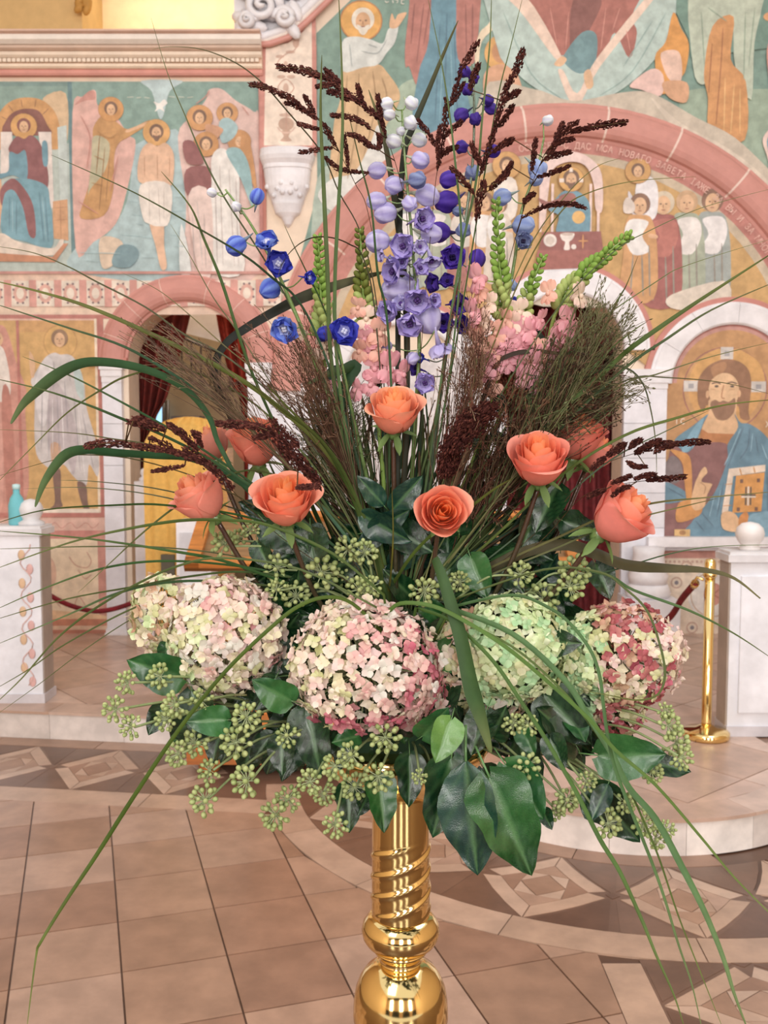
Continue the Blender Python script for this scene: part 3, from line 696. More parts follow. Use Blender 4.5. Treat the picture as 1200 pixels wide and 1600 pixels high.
# fresco with the bearded figure
def C3(s): return s
mural('fresco', 'icon of a bearded haloed figure in a blue robe holding a gold book', '''
R #a9605a 572 505 300 392 0 180
L #a9605a 180,505 964,505 964,1500 180,1500
R #c08a82 572 505 300 376 0 180
R #bd8a52 572 505 0 352 0 180
L #bd8a52 60,500 1000,500 1000,1500 60,1500
R #9a5a50 535 540 268 276 0 360
E #c3925a 535 540 268
R #cf9a55 535 540 0 238 0 360
P #d4a057 300,480 340,380 420,305 500,275 500,345 400,400 350,480
P #d4a057 590,275 680,310 760,380 790,490 710,490 680,400 590,345
L #cfcac6 500,265 582,265 582,345 500,345
L #cfcac6 265,485 360,485 360,556 265,556
L #cfcac6 705,490 800,490 800,560 705,560
L #9a9aa0 525,290 558,290 558,325 525,325
L #9a9aa0 295,505 330,505 330,535 295,535
L #9a9aa0 735,510 770,510 770,540 735,540
P #8d5d38 355,560 362,470 420,390 500,350 560,345 640,370 695,440 702,560 690,680 700,740 640,730 610,640 430,640 400,690 365,640
P #a87549 440,400 520,360 540,400 470,470
P #dcb287 430,700 440,600 600,600 610,700 640,800 560,850 440,850 390,800
P #e3bb90 428,560 440,490 480,450 525,435 575,448 612,490 625,560 600,640 530,690 460,640
P #8a5f40 440,640 470,610 500,625 525,615 560,625 600,600 600,680 560,735 515,745 475,725
P #b0684f 490,640 525,632 560,640 525,652
S #5d3d2a 9 445,505 480,497 505,508
S #5d3d2a 9 545,506 575,495 612,506
E #3c2820 478 522 13 8
E #3c2820 580 522 13 8
S #b27c54 8 525,510 512,590 535,602
S #c89a70 5 440,540 470,545
S #c89a70 5 560,545 600,540
E #d8aa80 420 575 12 25
E #d8aa80 625 570 12 25
L #b5702f 385,800 430,828 600,835 590,900 380,890
P #7c464a 150,1500 180,960 260,900 345,895 545,895 560,1000 520,1180 420,1300 330,1500
P #6d6168 140,1080 190,980 250,1010 270,1110 210,1160
P #4d86a0 215,870 330,780 425,705 400,760 375,830 350,900 300,955 250,930
P #74aac4 330,800 400,730 370,830 340,890 300,950 260,935
P #4b829c 600,705 640,760 700,770 790,830 860,930 900,1100 900,1520 300,1520 330,1420 440,1280 500,1180 560,1000 560,900 625,790
P #4b829c 130,1210 160,1150 240,1180 330,1240 330,1260 150,1290
'''+folds('#2f627e', 7, '660,790 600,950 560,1060', '700,800 690,920 640,1000', '740,850 760,960', '400,1350 480,1440', '360,1400 420,1470', '540,1150 500,1380', '820,1060 840,1400', '180,1190 280,1245')+folds('#8fbcd2', 6, '640,800 590,930 540,1040', '720,830 710,950', '480,1240 450,1380', '780,900 820,1000', '350,850 330,930', '520,1200 500,1330')+'''
P #cf8d3e 185,940 240,945 310,980 330,1100 330,1260 300,1270 280,1130 262,1020
P #cf8d3e 245,1290 330,1265 400,1300 380,1370 240,1410
P #e0b68a 330,1250 350,1160 370,1110 390,1070 415,1050 430,1085 410,1110 395,1130 400,1150 460,1160 455,1185 430,1240 415,1310 360,1335 330,1300
S #a87450 5 385,1150 420,1180 410,1230
L #ead8c6 570,1062 808,1035 808,1080 600,1110 570,1360 530,1350
L #d9963f 618,1108 805,1085 790,1340 600,1350
S #c78a3e 5 545,1165 600,1160
S #c78a3e 5 540,1235 598,1230
S #c78a3e 5 535,1305 595,1300
S #c78a3e 8 640,1058 655,1105
S #c78a3e 8 730,1048 742,1090
L #3a3430 680,1180 690,1180 690,1300 680,1300
L #3a3430 712,1180 722,1180 722,1300 712,1300
L #e9e2d8 695,1178 706,1178 706,1302 695,1302
L #3a3430 655,1228 750,1228 750,1238 655,1238
L #e9e2d8 655,1241 750,1241 750,1250 655,1250
L #6b3f2c 645,1130 665,1130 665,1155 645,1155
L #6b3f2c 755,1125 775,1125 775,1150 755,1150
L #6b3f2c 628,1315 648,1315 648,1340 628,1340
L #6b3f2c 745,1312 765,1312 765,1336 745,1336
P #e0b68a 528,1360 560,1340 610,1350 645,1400 640,1470 560,1465 530,1430
P #cd8230 645,1380 700,1350 712,1480 650,1490
P #6ea0b8 705,1380 760,1350 850,1350 850,1500 720,1500
L #d8b070 222,1458 325,1458 325,1505 222,1500
E #a8743a 275 1480 22 16
''', 1000, 480, .2375, off=.03)
# ledge and painted base under that icon
t = setting(wc(1090, 852))
mb = MB(); mb.box(wx(1008), wx(1225), WY-.13, WY, wz(852), wz(837), c_mar); mb.build('slab', 'stone', t)
mb = MB(); mb.box(wx(1010), wx(1222), WY-.10, WY, wz(858), wz(852), srgb('#c9c6cc')); mb.build('fillet', 'stone', t)
s = 'L #c98f86 1010,858 1165,858 1165,872 1010,872\nL #ecdcc9 1010,872 1165,872 1165,1003 1010,1003\nL #d99a90 1160,866 1178,866 1178,1010 1160,1010\nL #b05a3c 1010,1001 1200,1001 1200,1016 1010,1016\nL #dcc2ac 1010,1016 1200,1016 1200,1030 1010,1030\nL #c79a84 1010,1024 1200,1024 1200,1027 1010,1027\n'
s += 'E #e6e2de 1118 928 40\nR #c9b09c 1118 928 34 36 0 360\nE #c98c7e 1118 928 15 18\nS #a8604c 2 1106,920 1130,936\nS #a8604c 2 1130,918 1108,938\nS #8c4a3c 1.5 1118,911 1118,945\n'
for x, y in ((1031, 900), (1060, 910), (1038, 918), (1148, 886), (1146, 978), (1055, 965), (1086, 980), (1040, 985), (1075, 885)): s += f'R #c9a898 {x} {y} 7 9 0 360\nE #7a7884 {x} {y} 3.2\n'
for x in range(1014, 1162, 7): s += f'E #c9a898 {x} 877 2\n'
mural('painted_dado', 'painted cream base panel with a round red and white medallion behind the brass post', s, 0, 0, 1, off=.01)
mural('painted_dado', 'plain cream dado mostly hidden behind the hydrangeas', 'L #dad7da 500,560 762,560 762,1010 500,1010\nL #ecdcc9 505,835 758,835 758,1010 505,1010\nL #b05a3c 505,1001 758,1001 758,1012 505,1012\n', 0, 0, 1, off=.01)
# cornice with dentils
t = setting(wc(200, 90))
for nm, a, b, o, col in (('moulding', 62, 67, .19, '#d9b9a8'), ('moulding', 67, 81, .17, '#efe6dc'), ('moulding', 81, 88, .13, '#d6bcaa'), ('moulding', 88, 97, .10, '#f0dfcc'), ('moulding', 105, 112, .075, '#f0dcc6'), ('moulding', 112, 121, .05, '#d99c90')):
    mb = MB(); x0, x1 = wx(-260), wx(417); z0, z1 = wz(b), wz(a); vs = []
    for x in (x0, x1):
        vs += [(x, WY, z0), (x, WY-o*.82, z0), (x, WY-o, z0+(z1-z0)*.35), (x, WY-o, z1-(z1-z0)*.12), (x, WY-o*.93, z1), (x, WY, z1)]
    mb.add(vs, [tuple(range(6)), tuple(range(11, 5, -1))]+[(i, i+6, (i+1) % 6+6, (i+1) % 6) for i in range(6)], srgb(col)); mb.build(nm, 'paint', t)
mb = MB(); mb.box(wx(-260), wx(417), WY-.06, WY, wz(105), wz(97), srgb('#d9b8a2')); mb.build('dentil_bed', 'paint', t)
mb = MB(); mb.box(0, .026, WY-.085, WY-.05, wz(103.5), wz(98), srgb('#f0dfcc')); me = mb.mesh('dentil'); me.materials.append(M['paint'])
for k in range(72): o = link('dentil', me, t); o.location.x = wx(-90+k*7)-0+0
# corner pilaster with grotesque panel, corbel and diagonal pediment
mural('painted_pilaster', 'cream painted pilaster panel with a small urn, framed in pink, above the corbel', '''
L #c8857a 90,205 120,190 200,190 270,130 335,60 335,700 90,680
L #f0e0d0 120,210 215,200 280,150 318,90 318,655 108,655
E #c3a08c 205 560 34 30
P #c3a08c 185,590 225,590 215,615 228,635 180,635 194,615
R #d8b8a8 205 560 36 42 200 340
E #cfae9c 205 470 22 10
E #cfae9c 205 520 30 8
E #cfae9c 205 400 12 22
E #cfae9c 185 350 18 8
E #cfae9c 228 350 18 8
E #cfae9c 205 300 10 20
E #cfae9c 250 200 14 22
E #cfae9c 225 240 20 7
E #cfae9c 180 260 18 7
S #c49a88 4 205,590 205,440 170,400 205,360 240,400 205,440
S #c49a88 4 205,330 170,290 205,250 245,230 265,180
''', 380, 0, .35, off=.03)
mb = MB(); mb.box(wx(412), wx(498), WY-.028, WY, wz(238), wz(72), c_pink); mb.build('pilaster_body', 'paint', wallC)
mb = MB(); mb.box(wx(412), wx(420), WY-.02, WY, wz(430), wz(238), c_pinkd); mb.build('pink_fillet', 'paint', wallC)
t = setting(wc(454, 350))
def corb(prof, nm):
    mb = MB(); N = 14; vs = []
    for y, hw_, o in prof:
        for k in range(N+1): a = pi*k/N; vs.append(wc(453-hw_*cos(a) if abs(cos(a)) < .999 else 453-hw_*cos(a), y, o*(sin(a)**.5)))
    m = N+1; mb.add(vs, [(i*m+k, i*m+k+1, (i+1)*m+k+1, (i+1)*m+k) for i in range(len(prof)-1) for k in range(N)]+[tuple(range(m)), tuple(range((len(prof)-1)*m, len(prof)*m))[::-1]], c_mar); mb.build(nm, 'stone', t)
corb([(238, 41, .16), (250, 42, .17), (256, 40, .16), (262, 37, .14), (268, 37, .14)], 'abacus')
corb([(268, 36, .13), (280, 35, .13), (295, 33, .12), (310, 27, .10), (318, 24, .09)], 'bell')
corb([(318, 25, .10), (322, 23, .10), (335, 19, .08), (342, 10, .06), (352, 5, .04), (356, 1, .01)], 'drop')
mb = MB()
for sx in (-1, 1):
    for dx, dy in ((8, 292), (18, 288), (14, 300), (26, 282), (30, 296), (6, 306), (20, 310)):
        mb.ball(wc(453+sx*dx, dy, .13-.002*dx), .02, c_mar, 6, 4)
mb.build('carved_leaf', 'stone', t)
t = setting(wc(430, 50))
mb = MB()
for cx, cy, r, tw in ((420, 22, 26, 1), (452, 40, 15, -1), (400, -10, 22, 1), (398, 45, 12, 1)):
    pts = []
    for k in range(34): a = k*.36; rr = r*(1-k/36); pts.append(wc(cx+rr*cos(a)*tw, cy-rr*sin(a), .12+.002*k))
    mb.tube(pts, [.034*(1-.5*k/34) for k in range(34)], c_mar, 7)
mb.build('volute', 'stone', t)
mb = MB()
for k in range(26):
    a = random.uniform(0, 6.28); mb.ball(wc(random.uniform(384, 470), random.uniform(-20, 55), .08), random.uniform(.025, .05), c_mar, 7, 5, V((cos(a), -.2, sin(a))).normalized(), 1.8)
mb.build('carved_leaf', 'stone', t)
mb = MB(); f = [wc(375, 62, .04), wc(375, -60, .04), wc(560, -60, .04), wc(500, 0, .04), wc(470, 40, .04), wc(440, 60, .04)]; b = [p+V((0, .06, 0)) for p in f]
mb.add(f+b, [tuple(range(6))]+[(i, i+6, (i+1) % 6+6, (i+1) % 6) for i in range(6)], c_mar); mb.build('back_slab', 'stone', t)
path = [wc(378, 66, .1), wc(420, 64, .1), wc(448, 54, .1), wc(475, 30, .1), wc(505, 0, .1), wc(545, -45, .1), wc(600, -110, .1)]
for off_, rad, col, nm in ((0, .032, c_mar, 'moulding'), (7, .018, srgb('#e6d9d0'), 'moulding'), (14, .022, c_pink, 'pink_moulding')):
    mb = MB(); mb.tube([p+V((off_*PXM*.7, .03, -off_*PXM*.7)) for p in path], rad, col, 8); mb.build(nm, 'stone', t)
t = thing('gilded_ornament', 'gilded ornament corner peeking from the pier at the top left', 'ornament', wc(132, 5))
mb = MB()
for k in range(9): mb.ball(PT(124+random.uniform(-2, 14), -6+k*2.6, WY+.28), .03, srgb('#b98a44'), 7, 5, V((random.uniform(-1, 1), 0, 1)).normalized(), 1.6)
mb.build('leafwork', 'paint', t)
# ---------------- behind the left doorway ----------------
def curtain(name, label, edge_l, edge_r, Y, col, nf=7, amp=.05):
    """edges: lists of (px,py) from top to bottom"""
    mb = MB(); rows = len(edge_l); cols = 60; L = cr(edge_l, 6); Rr = cr(edge_r, 6); vs = []; cs = []
    for l, r_ in zip(L, Rr):
        for k in range(cols+1):
            t_ = k/cols; px = l[0]+(r_[0]-l[0])*t_; py = l[1]+(r_[1]-l[1])*t_; p = PT(px, py, Y); p.y += amp*sin(t_*nf*2*pi)+.02*sin(t_*23+py*.02)
            vs.append(p); cs.append(col)
    m = cols+1; mb.add(vs, [(i*m+k, (i+1)*m+k, (i+1)*m+k+1, i*m+k+1) for i in range(len(L)-1) for k in range(cols)], cs, True)
    return mb.build(name, 'velvet', None, label=label, cat='curtain')
curtain('curtain', 'dark red curtain tied back on the left side of the small doorway', [(200, 470), (203, 560), (204, 650), (205, 760), (204, 1000)], [(302, 470), (285, 540), (262, 620), (238, 690), (232, 1000)], 7.62, srgb('#6e2119'), 5)
curtain('curtain', 'orange-red curtain on the right side of the small doorway', [(334, 470), (345, 530), (362, 600), (378, 660), (388, 1000)], [(395, 470), (396, 540), (398, 620), (402, 680), (404, 1000)], 7.62, srgb('#a63a28'), 3)
curtain('curtain', 'dark red curtain filling the central opening behind the airy grasses', [(785, 440), (785, 560), (785, 700), (785, 850), (785, 1030)], [(975, 440), (975, 560), (975, 700), (975, 850), (975, 1030)], 7.6, srgb('#6e2024'), 9)
m_ = MB(); m_.box(-2.6, -.6, 9.0, 9.1, 0, 3.4, srgb('#9c8a6e')); STW = struct('wall_stair', m_, 'paint')
mb = MB(); mb.add([PT(297, 470, 8.3), PT(334, 470, 8.3), PT(346, 535, 8.3), PT(286, 520, 8.3)], [(0, 1, 2, 3)], srgb('#e6eaf2'))
mb.add([PT(297, 470, 8.36), PT(334, 470, 8.36), PT(346, 535, 8.36), PT(286, 520, 8.36)], [(3, 2, 1, 0)], srgb('#e6eaf2')); mb.build('altar_canopy', 'paint', STW)
t = setting(PT(320, 610, 8.6))
for nm, x, y, x2, y2 in [('handrail', 270, 522, 365, 560), ('bottom_rail', 290, 598, 372, 612)]:
    mb = MB(); mb.tube([PT(x, y, 8.6), PT(x2, y2, 8.6)], .012, srgb('#3a2c24')); mb.build(nm, 'wood', t)
for k in range(6):
    x = 284+k*15; mb = MB(); mb.tube([PT(x, 528+k*5.5, 8.6), PT(x, 600+k*2, 8.6)], .009, srgb('#3a2c24')); mb.build('baluster', 'wood', t)
t = link('window_1', None, None, kind='structure'); t.location = PT(245, 700, 8.9)
mb = MB(); mb.add([PT(228, 640, 8.9), PT(256, 628, 8.9), PT(256, 745, 8.9), PT(228, 745, 8.9)], [(3, 2, 1, 0)], srgb('#9fd0ee')); o = mb.build('pane', 'paint', t)
me_ = bpy.data.materials.new('window_glow'); me_.use_nodes = True; b_ = me_.node_tree.nodes['Principled BSDF']; b_.inputs['Base Color'].default_value = (.3, .6, .85, 1); b_.inputs['Emission Color'].default_value = (.45, .75, 1, 1); b_.inputs['Emission Strength'].default_value = .9
o.data.materials[0] = me_
mb = MB()
for x in (228, 241, 256, 262): mb.tube([PT(x, 625, 8.86), PT(x, 750, 8.86)], .02, srgb('#4a4038'), 4)
mb.build('frame', 'wood', t)
mb = MB(); mb.box(PT(262, 0, 8.5).x, PT(300, 0, 8.5).x, 8.5, 8.7, 0.0, PT(0, 655, 8.5).z, srgb('#8f8b90')); mb.box(PT(258, 0, 8.5).x, PT(304, 0, 8.5).x, 8.45, 8.72, PT(0, 655, 8.5).z, PT(0, 650, 8.5).z, srgb('#6f6a70')); mb.build('cabinet', 'paint', None, label='small grey cabinet glimpsed through the curtained doorway', cat='cabinet')
# small balustrade post in the doorway
t = thing('marble_post', 'short white marble post with a turned finial in the small doorway', 'post', PT(214, 980, 7.0))
mb = MB(); mb.box(PT(198, 0, 7.0).x, PT(226, 0, 7.0).x, 6.95, 7.12, DZ, PT(0, 752, 7.0).z, c_mar); mb.build('shaft', 'stone', t)
mb = MB(); mb.lathe([(0.01, 0), (.04, 0), (.045, .02), (.025, .035), (.035, .06), (.03, .085), (.005, .1)], (PT(212, 0, 7.0).x, 7.02, PT(0, 752, 7.0).z), c_mar, 14); mb.build('finial', 'stone', t)
# gold-draped lectern
t = thing('draped_lectern', 'tall lectern draped in gold-yellow cloth behind the left roses', 'lectern', PT(280, 1000, 6.4))
YL = 6.5
mb = MB(); L = [(228, 905), (226, 820), (224, 740), (226, 690), (240, 665), (262, 656)]; Rr = [(345, 905), (345, 820), (345, 740), (348, 700), (344, 672), (334, 658)]
vs = []; cols = 26; n_ = len(L)
for (lx, ly), (rx, ry) in zip(L, Rr):
    for k in range(cols+1):
        q_ = k/cols; p = PT(lx+(rx-lx)*q_, ly+(ry-ly)*q_-6*sin(q_*pi)*(ly < 700), YL+(.25 if ly < 670 else 0)); p.y += .015*sin(q_*30); vs.append(p)
m = cols+1; mb.add(vs, [(i*m+k, i*m+k+1, (i+1)*m+k+1, (i+1)*m+k) for i in range(n_-1) for k in range(cols)], srgb('#dcae5c'), True); mb.build('gold_cloth', 'cloth', t)
mb = MB(); mb.box(PT(228, 0, YL).x, PT(345, 0, YL).x, YL+.03, YL+.3, DZ, PT(0, 700, YL).z, srgb('#c18a3c')); mb.build('body', 'wood', t)
mb = MB(); mb.box(PT(238, 0, YL).x, PT(260, 0, YL).x, YL-.03, YL+.02, PT(0, 912, YL).z, PT(0, 866, YL).z, srgb('#5c5648')); mb.build('dark_panel', 'paint', t)
t = thing('white_cabinet', 'white panelled box between the gold lectern and the wooden stand', 'cabinet', PT(285, 990, 6.2))
mb = MB(); mb.box(PT(262, 0, 6.2).x, PT(318, 0, 6.2).x, 6.2, 6.45, DZ, PT(0, 815, 6.2).z, c_mar); mb.build('body', 'stone', t)
mb = MB(); mb.box(PT(268, 0, 6.2).x, PT(312, 0, 6.2).x, 6.185, 6.2, PT(0, 900, 6.2).z, PT(0, 832, 6.2).z, srgb('#d3d2d8')); mb.build('panel', 'stone', t)
# ---------------- wooden stand behind the bouquet ----------------
YT = 4.5; wd = srgb('#c07a3c'); wd2 = srgb('#a9642f')
t = thing('wooden_stand', 'orange-brown wooden icon stand with slanted top behind the bouquet', 'stand', V((-.1, 4.6, 0)))
xl, xr = PT(273, 0, YT).x, PT(893, 0, YT).x
mb = MB(); mb.box(xl, xr, YT, YT+.55, .055, .12, wd2); mb.box(xl+.04, xr-.04, YT+.03, YT+.52, .12, .27, wd); mb.build('plinth', 'wood', t)
for x in (xl+.1, xr-.1):
    for y in (YT+.06, YT+.48):
        mb = MB(); mb.lathe([(.03, 0), (.05, .012), (.055, .035), (.04, .055)], (x, y, .0), wd2, 14); mb.build('foot', 'wood', t)
mb = MB(); mb.box(xl+.3, xr-.3, YT+.12, YT+.42, .27, .9, wd); mb.build('body', 'wood', t)
zb, zt = PT(0, 892, YT).z, PT(0, 812, YT+.3).z
def slab(x0, x1, v0, v1, th, col, nm):
    mb = MB(); Y0 = YT-.02; 
    def P_(x, v, h): return V((x, Y0+.42*v-h*.5, zb+(zt-zb)*v+h*.8))
    vs = [P_(x, v, h) for x in (x0, x1) for v in (v0, v1) for h in (0, th)]
    mb.add(vs, [(0, 1, 3, 2), (4, 6, 7, 5), (0, 4, 5, 1), (2, 3, 7, 6), (0, 2, 6, 4), (1, 5, 7, 3)], col); mb.build(nm, 'wood', t)
ax0, ax1 = PT(276, 0, YT).x, PT(925, 0, YT).x
slab(ax0, ax1, 0, 1, .02, srgb('#8a6a48'), 'icon_board'); slab(ax0, ax1, 0, .12, .05, wd, 'frame_rail'); slab(ax0, ax1, .88, 1, .05, wd, 'frame_rail')
slab(ax0, ax0+.07, 0, 1, .05, wd, 'frame_rail'); slab(ax1-.07, ax1, 0, 1, .05, wd, 'frame_rail')
# ---------------- marble parapets ----------------
def box_pts(mb, p, col):
    mb.add(p, [(0, 1, 3, 2), (4, 6, 7, 5), (0, 4, 5, 1), (2, 3, 7, 6), (0, 2, 6, 4), (1, 5, 7, 3)], col)
def parapet(lab, x0, x1, y0, y1, ztop, col_side):
    t = thing('marble_parapet', lab, 'parapet', V(((x0+x1)/2, y0, DZ)))
    mb = MB(); mb.box(x0, x1, y0, y1, DZ, ztop-.05, srgb('#e6e8f0')); mb.build('panel', 'stone', t)
    mb = MB(); mb.box(x0-.02, x1+.02, y0-.02, y1+.02, ztop-.05, ztop-.015, srgb('#dedde2')); mb.box(x0-.01, x1+.01, y0-.01, y1+.01, ztop-.015, ztop, srgb('#e2e1e4')); mb.build('coping', 'stone', t)
    mb = MB(); mb.box(x0-.006, x1+.012, y0-.012, y1+.01, DZ, DZ+.05, srgb('#cfccd2')); mb.build('skirting', 'stone', t)
    return t
YP = FL(20, 1098, DZ).y
xr_ = PT(39, 0, YP).x; zt_ = PT(0, 822, YP).z
t = parapet('white marble parapet with a painted vine strip at the left edge', xr_-.95, xr_, YP, YP+.17, zt_, None)
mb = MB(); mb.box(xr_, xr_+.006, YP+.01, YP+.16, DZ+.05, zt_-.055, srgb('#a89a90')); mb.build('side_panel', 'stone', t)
mb = MB(); x = PT(16, 0, YP).x
pts = [V((x+.03*sin(k*.9), YP-.004, DZ+.1+(zt_-DZ-.2)*k/30)) for k in range(31)]; mb.tube(pts, .003, srgb('#dcb4ac'), 5); mb.build('vine', 'paint', t)
for k in range(10):
    mb = MB(); c = V((x+.022*(-1)**k, YP-.003, DZ+.12+k*(zt_-DZ-.24)/9.5)); col = srgb(('#dcb2ae', '#dcbb9a')[k % 2])
    mb.ball(c, .02, col, 8, 5, V((0, 0, 1)), 1.5, lambda p, a, b: V((p.x, p.y*.12, p.z))); mb.build('vine_leaf', 'paint', t)
t2 = thing('marble_finial', 'white marble ball finial on the left parapet', 'finial', V((xr_-.075, YP+.09, zt_)))
mb = MB(); mb.lathe([(.01, 0), (.07, 0), (.075, .015), (.045, .03), (.062, .06), (.068, .09), (.055, .12), (.03, .138), (.004, .145)], (xr_-.075, YP+.09, zt_), srgb('#e0dfe2'), 20); mb.build('turned_ball', 'stone', t2)
mb = MB(); xb = PT(4, 0, YP+.08).x; mb.lathe([(.005, 0), (.042, 0), (.045, .01), (.045, .11), (.034, .15), (.018, .175), (.018, .2), (.004, .2)], (xb, YP+.08, zt_), srgb('#6fbcc6'), 20); tb = thing('plastic_bottle', 'turquoise bottle on the left parapet', 'bottle', V((xb, YP+.08, zt_))); mb.build('bottle_body', 'paint', tb)
mb = MB(); mb.lathe([(.004, .198), (.021, .198), (.021, .225), (.004, .228)], (xb, YP+.08, zt_), srgb('#bfe3e6'), 14); mb.build('cap', 'paint', tb)
YR = FL(1175, 1150, DZ).y
xl_ = PT(1166, 0, YR).x; zt_ = PT(0, 862, YR).z
t = parapet('white marble parapet end cut by the right picture edge', xl_, xl_+1.3, YR, YR+.15, zt_, None)
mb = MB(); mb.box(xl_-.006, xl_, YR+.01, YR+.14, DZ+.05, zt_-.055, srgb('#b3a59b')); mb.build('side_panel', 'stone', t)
mb = MB(); mb.box(xl_+.05, xl_+1.25, YR-.012, YR, DZ+.12, zt_-.12, srgb('#eceef6')); mb.build('front_panel', 'stone', t)
xf = PT(1192, 0, YR+.1).x
t2 = thing('marble_finial', 'white marble ball on the right parapet', 'finial', V((xf, YR+.075, zt_)))
mb = MB(); mb.lathe([(.01, 0), (.05, 0), (.052, .012), (.04, .022), (.06, .05), (.07, .08), (.062, .11), (.04, .132), (.005, .14)], (xf, YR+.075, zt_), srgb('#e4dfde'), 20); mb.build('turned_ball', 'stone', t2)
# ---------------- rope posts ----------------
def post(x, y, label, h=None):
    t = thing('rope_post', label, 'post', V((x, y, DZ)))
    mb = MB(); mb.lathe([(.003, .0), (.105, .0), (.112, .008), (.112, .03), (.10, .04), (.05, .048), (.03, .062), (.003, .062)], (x, y, DZ), (1, 1, 1), 32); mb.build('base', 'brass', t)
    mb = MB(); mb.lathe([(.003, .055), (.026, .055), (.024, .08), (.024, .80), (.003, .80)], (x, y, DZ), (1, 1, 1), 20); mb.build('tube', 'brass', t)
    mb = MB(); mb.lathe([(.003, .79), (.026, .79), (.033, .80), (.033, .815), (.027, .82), (.027, .865), (.022, .88), (.003, .885)], (x, y, DZ), (1, 1, 1), 20); mb.build('cap', 'brass', t)
    mb = MB(); mb.tube([V((x-.03, y, DZ+.78)), V((x-.055, y+.02, DZ+.79)), V((x-.07, y+.03, DZ+.76))], .008, (1, 1, 1), 6); mb.build('hook', 'brass', t)
pb_ = FL(1103, 1152, DZ); post(pb_.x, pb_.y, 'polished brass rope post on the right of the round step')
m_r = M['velvet']
def rope(pts, label):
    t = thing('barrier_rope', label, 'rope', V(pts[0])); mb = MB(); mb.tube(cr(pts, 8), .017, srgb('#7a1420'), 8); mb.build('rope', 'velvet', t)
    mb = MB(); a = V(pts[0]); b = V(tuple(cr(pts, 8)[2])); mb.tube([a, a+(b-a)*.8], .021, (1, 1, 1), 8); mb.build('end_fitting', 'brass', t)
hk = V((pb_.x-.06, pb_.y+.03, DZ+.76))
rope([hk, PT(1066, 935, 4.9), PT(1043, 968, 5.15), PT(990, 1005, 5.5), PT(920, 1010, 5.9)], 'dark red rope hanging from the brass post')
rope([PT(50, 905, 6.6), PT(75, 928, 6.6), PT(110, 946, 6.6), PT(150, 955, 6.6), PT(190, 948, 6.6), PT(225, 932, 6.6), PT(262, 905, 6.6)], 'dark red rope sagging across the left painted dado')
# =====================  THE BOUQUET  =====================
YC = 1.25
ROOT = PT(622, 1085, YC)
rnd = random.Random(11)
def U(a, b): return rnd.uniform(a, b)
def pxm(Y): return Y/1500.0
def toview(p): return (EYE-p).normalized()
def rvec(): return V((U(-1, 1), U(-1, 1), U(-1, 1)))
# ---- brass stand ----
cxs = 626
SX = PT(cxs, 1450, YC).x; SY = YC
def zat(py): return PT(cxs, py, YC).z
def rat(hw, py): p = PT(cxs, py, YC); return hw/1500.0*((p-EYE).dot(V((0, cos(TH), -sin(TH)))))
st = thing('brass_stand', 'polished brass pedestal stand holding up the bouquet', 'stand', V((SX, SY, 0)))
zc0, zc1 = zat(1440), zat(1235)
def spiral(a, z):
    f = 0
    if zat(1428) < z < zat(1305):
        pitch = .0285
        ph = (z-pitch*3*(a+pi/2)/(2*pi))/pitch % 1.0
        k = min(1, (z-zat(1428))/.012, (zat(1305)-z)/.012)
        f = .0021*math.exp(-((ph-.5)/.13)**2)*k-.0004*math.exp(-((ph-.72)/.1)**2)*k
    return f
prof = [(rat(44, 1440)*.2, zc0)]+[(rat(45.5, 1400)*(1-.03*k/90), zc0+(zc1-zc0)*k/90) for k in range(91)]+[(.01, zc1)]
mb = MB(); mb.lathe(prof, (SX, SY, 0), (1, 1, 1), 72, lambda a, z: spiral(a, z)); mb.build('spiral_column', 'brass', st)
mb = MB(); r = lambda h, y: (rat(h, y), zat(y))
mb.lathe([(.01, zat(1425)), r(48, 1428), r(53, 1434), r(59, 1442), r(61, 1452), r(59, 1462), r(54, 1470), r(47, 1476), r(38, 1480), (.01, zat(1481))], (SX, SY, 0), (1, 1, 1), 56); mb.build('collar', 'brass', st)
mb = MB(); mb.lathe([(.01, zat(1478)), r(40, 1480), r(41, 1484), r(35, 1489), r(32, 1494), r(33, 1500), r(36, 1503), (.01, zat(1505))], (SX, SY, 0), (1, 1, 1), 48); mb.build('neck_ring', 'brass', st)
mb = MB(); mb.lathe([(.01, zat(1500)), r(33, 1500), r(42, 1506), r(55, 1516), r(64, 1529), r(70, 1544), r(73, 1562), r(74, 1578), (rat(74, 1590), zat(1588)), (rat(72, 1590), zat(1592)), (rat(72, 1600), zat(1604)), (rat(62, 1620), zat(1640)), (rat(44, 1640), zat(1680)), (.03, zat(1700)), (.01, zat(1700))], (SX, SY, 0), (1, 1, 1), 64); mb.build('ball_knop', 'brass', st)
zb_ = zat(1698)
mb = MB(); mb.lathe([(.01, zb_+.003), (.036, zb_), (.034, zb_-.04), (.03, .5), (.033, .3), (.045, .27), (.045, .25), (.034, .23), (.04, .12), (.08, .07), (.01, .07)], (SX, SY, 0), (1, 1, 1), 40); mb.build('lower_column', 'brass', st)
mb = MB(); mb.lathe([(.01, .08), (.09, .075), (.15, .05), (.175, .03), (.18, .012), (.18, 0), (.01, 0)], (SX, SY, 0), (1, 1, 1), 48); mb.build('foot', 'brass', st)
mb = MB(); mb.lathe([(.01, zc1-.005), (.05, zc1), (.085, zc1+.02), (.115, zc1+.055), (.12, zc1+.075), (.112, zc1+.075), (.01, zc1+.07)], (SX, SY, 0), (1, 1, 1), 48); mb.build('bowl', 'brass', st)
fm = MB(); fm.box(SX-.085, SX+.085, SY-.07, SY+.08, zc1+.05, zc1+.20, srgb('#1c3a22')); fm.build('foam_block', 'cloth', None, label='dark green floral foam block hidden in the bowl under the leaves', cat='foam block')
BASE = V((SX, SY, zc1+.16))
